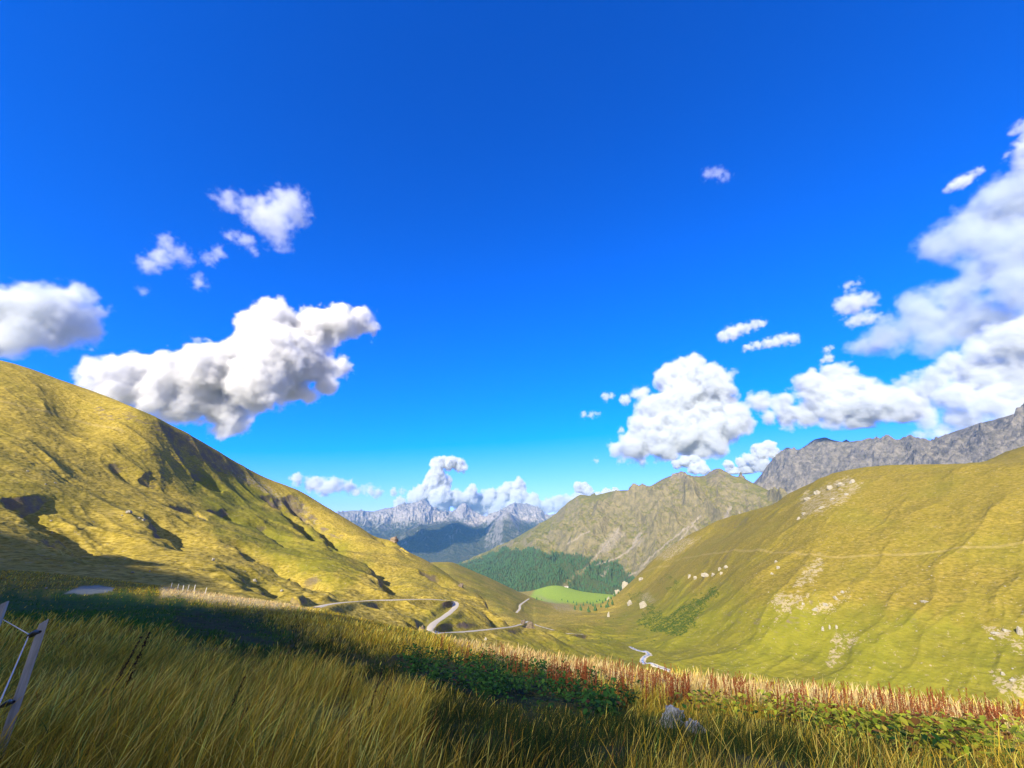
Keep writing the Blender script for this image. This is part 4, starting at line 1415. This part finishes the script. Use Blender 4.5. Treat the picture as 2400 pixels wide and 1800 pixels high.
T_ = np.where(zb_[:, None], tints(n, [(0.40, 0.43, 0.035), (0.28, 0.33, 0.025), (0.50, 0.48, 0.06), (0.26, 0.12, 0.03)], [3, 3, 2, 1.6]),
              tints(n, [(0.030, 0.100, 0.016), (0.050, 0.130, 0.020), (0.018, 0.062, 0.010), (0.12, 0.06, 0.02)], [3, 2, 2, .35]))
tag(mesh_np('dock_leaves', V.reshape(-1, 3), F, plant_mat('dock leaves', 0.4), True, dict(tint=np.repeat(T_, 15, axis=0))), kind='stuff')


def dock_mesh(seed, stalks, dark=False, lean=0.1):
    q = np.random.default_rng(seed)
    Vs, Fs, Ts, b = [], [], [], 0
    for s in range(stalks):
        x0, y0 = q.normal(0, 0.05, 2) if stalks > 1 else (0, 0)
        h = q.uniform(0.7, 1.0)
        lx, ly = lean + q.normal(0, 0.08), q.normal(0, 0.07)
        t = np.linspace(0, 1, 7)
        P = np.column_stack([x0 + lx * h * t**1.5, y0 + ly * h * t**1.5, h * t])
        V, F = tube(P, np.linspace(0.008, 0.004, 7) if dark else np.linspace(0.006, 0.0025, 7), 4)
        col = np.array((0.035, 0.016, 0.010) if dark else (0.24, 0.066, 0.022)) * q.uniform(0.7, 1.3)
        Vs.append(V); Fs.append(F + b); Ts.append(np.tile(col * 0.8, (len(V), 1)))
        b += len(V)
        nseed = 150 if dark else 95
        tt = q.uniform(0.42, 1.0, nseed)
        c = np.column_stack([np.interp(tt, t, P[:, i]) for i in range(3)])
        an = q.uniform(0, 6.28, nseed)
        rad_ = q.uniform(0.004, 0.030, nseed) * (1.25 - 0.8 * (tt - 0.42) / 0.58)
        c[:, 0] += np.cos(an) * rad_
        c[:, 1] += np.sin(an) * rad_
        u1 = q.normal(size=(nseed, 3)); u1 /= np.linalg.norm(u1, axis=1)[:, None]
        u2 = np.cross(u1, q.normal(size=(nseed, 3))); u2 /= np.linalg.norm(u2, axis=1)[:, None]
        sz = q.uniform(0.008, 0.017, nseed)[:, None] * (0.9 if dark else 1.0)
        V = np.stack([c - u1 * sz, c + u2 * sz * .7, c + u1 * sz, c - u2 * sz * .7], 1).reshape(-1, 3)
        Vs.append(V); Fs.append(np.arange(len(V)).reshape(-1, 4) + b)
        Ts.append(np.repeat(col[None] * q.uniform(0.6, 1.5, (nseed, 1)), 4, axis=0))
        b += len(V)
        for k in range(2 if not dark else 1):
            a_ = q.uniform(0, 6.28)
            z = q.uniform(0.1, 0.35)
            Lf, wf = q.uniform(0.10, 0.2), q.uniform(0.025, 0.05)
            ca, sa = math.cos(a_), math.sin(a_)
            V = np.array([(x0, y0, z), (x0 + ca * Lf * .5 - sa * wf, y0 + sa * Lf * .5 + ca * wf, z + .05), (x0 + ca * Lf, y0 + sa * Lf, z - .03), (x0 + ca * Lf * .5 + sa * wf, y0 + sa * Lf * .5 - ca * wf, z + .05)])
            Vs.append(V); Fs.append(np.array([[0, 1, 2, 3]]) + b); Ts.append(np.tile((0.13, 0.10, 0.025), (4, 1)))
            b += 4
    o = mesh_np('dock_plant', np.vstack(Vs), np.vstack(Fs), DOCKM, False, dict(tint=np.vstack(Ts)))
    me = o.data
    bpy.data.objects.remove(o)
    return me


DOCKM = plant_mat('rust dock seed', 0.2)
dm = [dock_mesh(i, 2 + i % 3) for i in range(8)]
c4x, c4y = [c[0] for c in C4], [c[1] for c in C4]
made = 0
while made < 290:
    x = random.uniform(1000, 2440)
    if x < 1150 and random.random() > (x - 980) / 170: continue
    y = float(np.interp(x, c4x, c4y)) + 16 + 60 * random.random() ** 1.5
    p = ground(x, y, 2.2, 4.05)
    o = bpy.data.objects.new('dock_plant', dm[made % 8])
    COL.objects.link(o)
    s = random.uniform(0.36, 0.60)
    o.location = (p[0], p[1], p[2] - 0.02)
    o.scale = (s * 1.1, s * 1.1, s)
    o.rotation_euler = (0, 0, random.uniform(-.7, .7))
    tag(o, 'rust red dock plant gone to seed along the far edge of the meadow', 'plant', 'rust dock plants along the meadow edge')
    made += 1
dd_ = [dock_mesh(50 + i, 1, True, 0.16) for i in range(4)]
for i, (tx, ty, bx, by, lab) in enumerate([
 (273,1576,232,1670,'left of two tall dark seed stalks in the pale grass near the fence'),
 (301,1574,262,1674,'right of two tall dark seed stalks in the pale grass near the fence'),
 (532,1634,524,1692,'thin dark stalk standing alone left of the stout one'),
 (557,1683,542,1746,'stout black stalk low in the grass near the bottom'),
 (866,1631,857,1686,'tallest dark stalk of the cluster in the middle of the grass'),
 (810,1656,788,1700,'bent dark stalk at the left of the middle cluster'),
 (879,1657,875,1695,'short dark stalk at the right of the middle cluster'),
 (849,1662,831,1698,'dark stalk just left of the tallest in the middle cluster'),
 (782,1631,786,1672,'slim dark stalk at the far left of the middle cluster')]):
    p = ground(bx, by + 22, 0.4, 3.5)
    dist = axial(p)
    hgt = (math.hypot(tx - bx, ty - by) + 45) * dist / FOC / 0.80
    o = bpy.data.objects.new('dead_stalk', dd_[i % 4])
    COL.objects.link(o)
    o.location = p
    o.scale = (hgt, hgt, hgt)
    o.rotation_euler = (0, 0.10, random.uniform(-.3, .3))
    tag(o, lab, 'plant', 'dark seed stalks in the near grass')

# ------------------------------------------------------------------ clouds: fog volumes grown from blobs and broken up by noise
def cloud_material(name, dens, grey=0.86):
    mt = bpy.data.materials.new(name)
    mt.use_nodes = True
    mt.node_tree.nodes.clear()
    pv = mt.node_tree.nodes.new('ShaderNodeVolumePrincipled')
    mo = mt.node_tree.nodes.new('ShaderNodeOutputMaterial')
    mt.node_tree.links.new(pv.outputs[0], mo.inputs['Volume'])
    pv.inputs['Density'].default_value = dens
    pv.inputs['Color'].default_value = (grey - 0.25 * (0.95 - grey), grey + 0.1 * (0.95 - grey), grey + 0.4 * (0.95 - grey), 1)
    pv.inputs['Anisotropy'].default_value = 0.0
    return mt


TOP = 10 + max(float(a.max()) for a in (MZ, RZ, FZ, GZ, Hh))


def cloud(label, blobs, dist, od=22.0, soft=0.12, fb=0.55, vo=0.5, flat=1.0, seed=0.0, res=1.0, depth=1.0, rough=0.62, smin=0.4, grow=0.04, dense=False, grey=0.86):
    """blobs: (x, y, radius) as seen in the photograph shown 2212 px wide; dist: metres away. od: optical depth of a typical blob"""
    S = 2400 / 2212.0
    if dense:
        blobs = [b for k in range(len(blobs) - 1) for b in ((blobs[k]), tuple((u + q) / 2 + random.uniform(-.12, .12) * blobs[k][2] * 2 for u, q in zip(blobs[k], blobs[k + 1])))] + [blobs[-1]]
        blobs = [(x, y, r * random.uniform(0.6, 1.25)) for x, y, r in blobs]
    P, R = [], []
    for i, (x, y, r) in enumerate(blobs):
        X, Y, Z = ray(x * S, y * S)
        k = dist * (1 + 0.0 * i) / math.hypot(X, Y)
        wob = (random.random() - 0.5) * 1.2 * r * S / FOC * k * depth
        q = 1 + wob / dist
        P.append((X * k * q, Y * k * q, EYE + Z * k * q))
        R.append(r * S / FOC * k * q)
    P, R = np.array(P), np.array(R)
    rt = float(np.mean(R))
    ctr = P.mean(0)
    pad = R[:, None] * (1.0 + 0.8 * fb + 0.4 * vo)
    lo, hi = (P - pad).min(0) - ctr, (P + pad).max(0) - ctr
    if (P - pad)[:, 1].min() < 18600:
        lo[2] = max(lo[2], TOP + 5 - ctr[2])
    vox = max(2.0 * S / FOC * dist / res, (np.prod(hi - lo) / 9e6) ** (1 / 3))
    v = bpy.data.volumes.new('cloud')
    o = bpy.data.objects.new('cloud', v)
    COL.objects.link(o)
    o.location = ctr
    ng = bpy.data.node_groups.new('cloud puffs', 'GeometryNodeTree')
    ng.interface.new_socket('Geometry', in_out='INPUT', socket_type='NodeSocketGeometry')
    ng.interface.new_socket('Geometry', in_out='OUTPUT', socket_type='NodeSocketGeometry')
    N, L = ng.nodes, ng.links
    go, vc, pos = N.new('NodeGroupOutput'), N.new('GeometryNodeVolumeCube'), N.new('GeometryNodeInputPosition')

    def mth(op, a, b, c=None, clamp=False):
        t = N.new('ShaderNodeMath')
        t.operation, t.use_clamp = op, clamp
        for s_, q in zip(t.inputs, (a, b, c)):
            if q is None: continue
            if isinstance(q, (int, float)): s_.default_value = q
            else: L.new(q, s_)
        return t.outputs[0]

    def vmul(vec, f):
        t = N.new('ShaderNodeVectorMath')
        t.operation = 'MULTIPLY_ADD'
        L.new(vec, t.inputs[0])
        t.inputs[1].default_value = f
        t.inputs[2].default_value = (seed * 3.1, seed * 1.7, seed * 2.3)
        return t.outputs[0]

    sd = None
    for p, r in zip(P - ctr, R):
        t = N.new('ShaderNodeVectorMath')
        t.operation = 'SUBTRACT'
        L.new(pos.outputs[0], t.inputs[0])
        t.inputs[1].default_value = p
        vec = t.outputs[0]
        if flat != 1.0:
            t = N.new('ShaderNodeVectorMath')
            t.operation = 'MULTIPLY'
            L.new(vec, t.inputs[0])
            t.inputs[1].default_value = (1, 1, 1 / flat)
            vec = t.outputs[0]
        t = N.new('ShaderNodeVectorMath')
        t.operation = 'LENGTH'
        L.new(vec, t.inputs[0])
        e = mth('DIVIDE', mth('SUBTRACT', t.outputs['Value'], float(r)), rt)
        sd = e if sd is None else mth('SMOOTH_MIN', sd, e, smin)
    f1 = N.new('ShaderNodeTexNoise')
    f1.inputs['Scale'].default_value = 1.0
    f1.inputs['Detail'].default_value = 5
    f1.inputs['Roughness'].default_value = rough
    L.new(vmul(pos.outputs[0], (1.0 / rt, 1.0 / rt, 1.0 / rt)), f1.inputs['Vector'])
    v1 = N.new('ShaderNodeTexVoronoi')
    v1.inputs['Scale'].default_value = 1.0
    v1.inputs['Detail'].default_value = 1
    v1.inputs['Roughness'].default_value = 0.5
    v1.normalize = True
    wv_ = N.new('ShaderNodeVectorMath')
    wv_.operation = 'MULTIPLY_ADD'
    L.new(f1.outputs['Color'], wv_.inputs[0])
    wv_.inputs[1].default_value = (0.5, 0.5, 0.5)
    L.new(vmul(pos.outputs[0], (1.5 / rt, 1.5 / rt, 1.5 / rt)), wv_.inputs[2])
    L.new(wv_.outputs[0], v1.inputs['Vector'])
    x = mth('MULTIPLY_ADD', mth('SUBTRACT', f1.outputs['Fac'], 0.5), 2 * fb, mth('SUBTRACT', grow, sd))
    x = mth('MULTIPLY_ADD', mth('SUBTRACT', 0.38, v1.outputs['Distance']), vo * 1.6, x)
    x = mth('DIVIDE', x, soft, clamp=True)
    L.new(x, vc.inputs['Density'])
    vc.inputs['Min'].default_value = lo
    vc.inputs['Max'].default_value = hi
    for a, n in zip('XYZ', np.ceil((hi - lo) / vox)):
        vc.inputs['Resolution ' + a].default_value = int(max(8, n))
    mt = cloud_material('cloud vapour', od / (2 * rt), grey)
    sm = N.new('GeometryNodeSetMaterial')
    sm.inputs['Material'].default_value = mt
    L.new(vc.outputs[0], sm.inputs[0])
    L.new(sm.outputs[0], go.inputs[0])
    v.materials.append(mt)
    o.modifiers.new('puffs', 'NODES').node_group = ng
    print('cloud', label[:30], 'base z %.0f' % (P - R[:, None])[:, 2].min(), 'rt %.0f' % rt, 'vox %.1f' % vox)
    return tag(o, label, 'cloud')


cloud('large white heaped cloud with a grey underside above the left hillside',
      [(592,690,34),(560,715,36),(625,725,44),(680,715,40),(730,700,34),(775,695,24),(795,705,14),(600,770,62),(530,775,46),(650,775,48),(500,800,50),(560,820,58),(450,790,44),(400,800,34),(430,840,46),(350,815,38),(300,805,28),(330,850,36),(260,835,40),(390,870,34),(480,870,42),(500,905,26),(490,925,14),(620,830,34),(690,800,26),(735,795,16),(700,830,16),(225,800,22),(660,850,14)],
      6000, od=9, soft=0.45, seed=1.0, grey=0.95, fb=1.3, vo=0.12, grow=0.30)
cloud('soft rounded white cloud cut by the left edge over the grassy ridge',
      [(100,670,52),(30,680,60),(170,690,40),(200,670,22),(-60,690,80),(120,715,42),(40,720,50),(190,720,22),(150,640,26)],
      7800, od=6, soft=0.6, seed=2.0, fb=1.10, vo=0.28, smin=0.6)
cloud('thin heart shaped cloud with ragged edges, highest on the left side',
      [(625,440,36),(590,465,38),(560,470,28),(600,505,28),(535,445,22),(500,435,18),(470,425,13),(610,525,14),(640,470,22)],
      9000, od=1.6, soft=0.9, seed=3.0, fb=2.00, vo=0.28, smin=1.0)
cloud('small torn cloud below and left of the heart shaped cloud',
      [(360,525,17),(350,555,22),(325,572,20),(385,545,18),(400,560,14),(430,610,15),(310,628,8),(470,548,14),(450,560,12),(530,520,16),(500,510,13),(545,540,10)],
      9000, od=1.1, soft=1.0, seed=4.0, fb=2.00, vo=0.32, smin=1.0)
cloud('tall bright heaped cloud floating above the brown middle mountain',
      [(1500,790,18),(1480,808,30),(1445,820,26),(1540,825,30),(1560,850,22),(1480,860,48),(1530,880,46),(1430,895,44),(1400,930,36),(1480,930,50),(1550,920,40),(1590,905,28),(1372,965,30),(1335,972,13),(1430,960,30),(1510,965,26),(1545,958,20),(1610,915,10),(1390,850,12)],
      9800, od=9, soft=0.45, seed=5.0, fb=1.3, vo=0.12, grow=0.22)
cloud('row of little cloud scraps left of the tall bright cloud',
      [(1308,857,9),(1322,854,7),(1350,863,12),(1262,895,7),(1278,896,7),(1290,895,5),(1372,850,9),(1342,930,7),(1338,996,6),(1288,994,5)],
      9800, od=2, soft=0.8, seed=6.0, fb=2.00, vo=0.24, smin=1.0)
cloud('wide white cloud resting on top of the grey rocky summit',
      [(1640,868,18),(1690,872,20),(1755,838,30),(1810,820,30),(1790,860,36),(1850,850,34),(1830,870,36),(1770,880,26),(1700,897,22),(1660,897,13),(1740,895,24),(1900,870,36),(1950,880,34),(1800,893,28),(1860,893,28),(1845,910,22),(1810,905,14)],
      4450, od=8, soft=0.6, seed=7.0, fb=1.3, vo=0.12, grow=0.2)
cloud('broad soft grey cloud bank climbing to the right edge of the sky',
      [(2160,450,58),(2210,420,50),(2100,510,50),(2040,525,34),(2180,530,60),(1995,530,14),(2120,590,44),(2200,620,56),(2060,640,44),(1990,680,46),(2080,690,52),(1920,720,38),(1880,745,22),(2010,735,36),(2150,700,44),(2220,700,40),(1850,758,10)],
      8200, od=3.2, soft=0.7, seed=8.0, grey=0.77, fb=1.50, vo=0.12, smin=0.8)
cloud('lower grey and white cloud layer above the right end of the rock wall',
      [(2170,745,44),(2210,730,44),(2110,760,30),(2060,790,28),(2020,820,30),(2120,810,44),(2190,820,50),(1990,850,28),(2060,860,34),(2140,870,40),(2210,880,40),(2000,900,24),(2080,905,30),(2020,925,18),(2180,905,20),(1960,830,18),(2050,935,22),(2120,925,26),(2190,915,26),(1985,945,16),(2090,950,14)],
      7400, od=5, soft=0.6, seed=9.0, grey=0.86, fb=1.40, vo=0.15, smin=0.7)
cloud('small bright cloud tip at the right edge, highest of all',
      [(2205,275,12),(2225,320,28),(2215,355,22),(2190,285,6),(2225,285,16)], 8200, od=2.2, soft=0.8, seed=10.0, fb=2.00, vo=0.24, smin=1.0)
cloud('thin slanting cloud streak near the right edge above the bank',
      [(2060,402,10),(2080,392,12),(2100,380,10),(2115,368,7),(2045,412,6)], 8200, od=1.6, soft=0.7, seed=11.0, dense=True, fb=2.00, vo=0.16, smin=1.0)
cloud('pair of small soft clouds left of the broad grey bank',
      [(1830,660,22),(1855,652,20),(1878,648,14),(1855,690,16),(1880,685,14),(1830,697,8),(1830,618,8),(1850,614,7)], 9000, od=2.2, soft=0.8, seed=12.0, fb=2.00, vo=0.28, smin=1.0)
cloud('upper of two short slanting clouds over the right hand mountain',
      [(1560,728,11),(1580,720,12),(1605,710,12),(1630,702,10),(1645,699,7)], 9500, od=2.6, soft=0.7, seed=13.0, dense=True, fb=2.00, vo=0.28, smin=1.0)
cloud('lower of two short slanting clouds over the right hand mountain',
      [(1612,752,9),(1635,746,10),(1660,741,11),(1690,733,13),(1715,732,10)], 9500, od=2.6, soft=0.7, seed=14.0, dense=True, fb=2.00, vo=0.28, smin=1.0)
cloud('two tiny cloud flecks above the cloud on the rocky summit',
      [(1790,774,9),(1778,780,6),(1785,755,6),(1796,750,5),(1755,800,7),(1750,812,5)], 9000, od=2, soft=0.8, seed=15.0, fb=2.00, vo=0.24, smin=1.0)
cloud('faint wisp alone in the upper right of the blue sky',
      [(1530,375,12),(1550,372,13),(1570,378,9),(1560,388,8)], 9500, od=0.6, soft=0.9, seed=16.0, fb=2.00, vo=0.16, smin=1.0)
cloud('towering white cloud rising behind the far pale peaks',
      [(945,1003,14),(968,1000,15),(990,1003,13),(1003,1010,7),(942,1028,18),(935,1052,22),(960,1045,14),(910,1070,20),(890,1072,10),(950,1075,24),(985,1078,18),(1010,1075,16),(1018,1060,10),(865,1092,12),(900,1095,20),(945,1100,24)],
      21000, od=14, soft=0.35, seed=17.0, fb=1.1, vo=0.15, grow=0.15)
cloud('long white cloud bank behind the far pale peaks and the gap',
      [(1035,1090,20),(1060,1078,20),(1085,1072,17),(1098,1060,14),(1118,1052,14),(1122,1042,8),(1120,1075,20),(1150,1085,16),(1075,1098,24),(1180,1092,14),(1205,1088,15),(1230,1086,14),(1255,1080,14),(1150,1102,20),(1110,1102,20)],
      21500, od=14, soft=0.35, seed=18.0, fb=1.1, vo=0.15, grow=0.15)
cloud('small white cloud peeping over the left shoulder of the middle mountain',
      [(1250,1052,10),(1262,1055,12),(1272,1062,9),(1290,1072,9),(1312,1068,11),(1328,1066,10),(1340,1072,8),(1275,1078,12)], 15000, od=18, seed=19.0, fb=0.95, vo=0.28)
cloud('white cloud peeping over the saddle left of the pointed brown peak',
      [(1462,1003,9),(1480,998,12),(1500,994,11),(1512,1004,11),(1522,1015,10),(1500,1013,12)], 7600, od=12, soft=0.25, seed=20.0, fb=0.95, vo=0.28)
cloud('white cloud peeping over the notch between the brown peak and the rock wall',
      [(1640,975,16),(1662,965,13),(1668,978,12),(1620,990,12),(1600,998,10),(1575,1005,9),(1640,1000,20),(1610,1020,16),(1585,1020,12)], 7600, od=12, soft=0.25, seed=21.0, fb=0.95, vo=0.28)
cloud('low flat grey cloud streak beside the left ridge far away',
      [(640,1035,14),(680,1045,20),(720,1048,20),(755,1050,14),(770,1062,10),(800,1058,12),(815,1066,10),(850,1062,8),(870,1060,6),(700,1060,14)], 22000, od=4, soft=0.6, seed=22.0, fb=2.00, vo=0.20, smin=1.0, flat=0.8)

# ------------------------------------------------------------------ the air between the mountains
hb = mesh_np('haze', [(x, y, z) for z in (-1120, TOP) for y in (-1500, 18500) for x in (-9500, 9500)],
             [(0, 2, 3, 1), (4, 5, 7, 6), (0, 1, 5, 4), (2, 6, 7, 3), (0, 4, 6, 2), (1, 3, 7, 5)], None, False)
hm_ = bpy.data.materials.new('mountain air')
hm_.use_nodes = True
hm_.node_tree.nodes.clear()
pv = hm_.node_tree.nodes.new('ShaderNodeVolumePrincipled')
mo = hm_.node_tree.nodes.new('ShaderNodeOutputMaterial')
hm_.node_tree.links.new(pv.outputs[0], mo.inputs['Volume'])
pv.inputs['Color'].default_value = (0.20, 0.56, 1.0, 1)
pv.inputs['Density'].default_value = 3.0e-5
hb.data.materials.append(hm_)
tag(hb, kind='stuff')
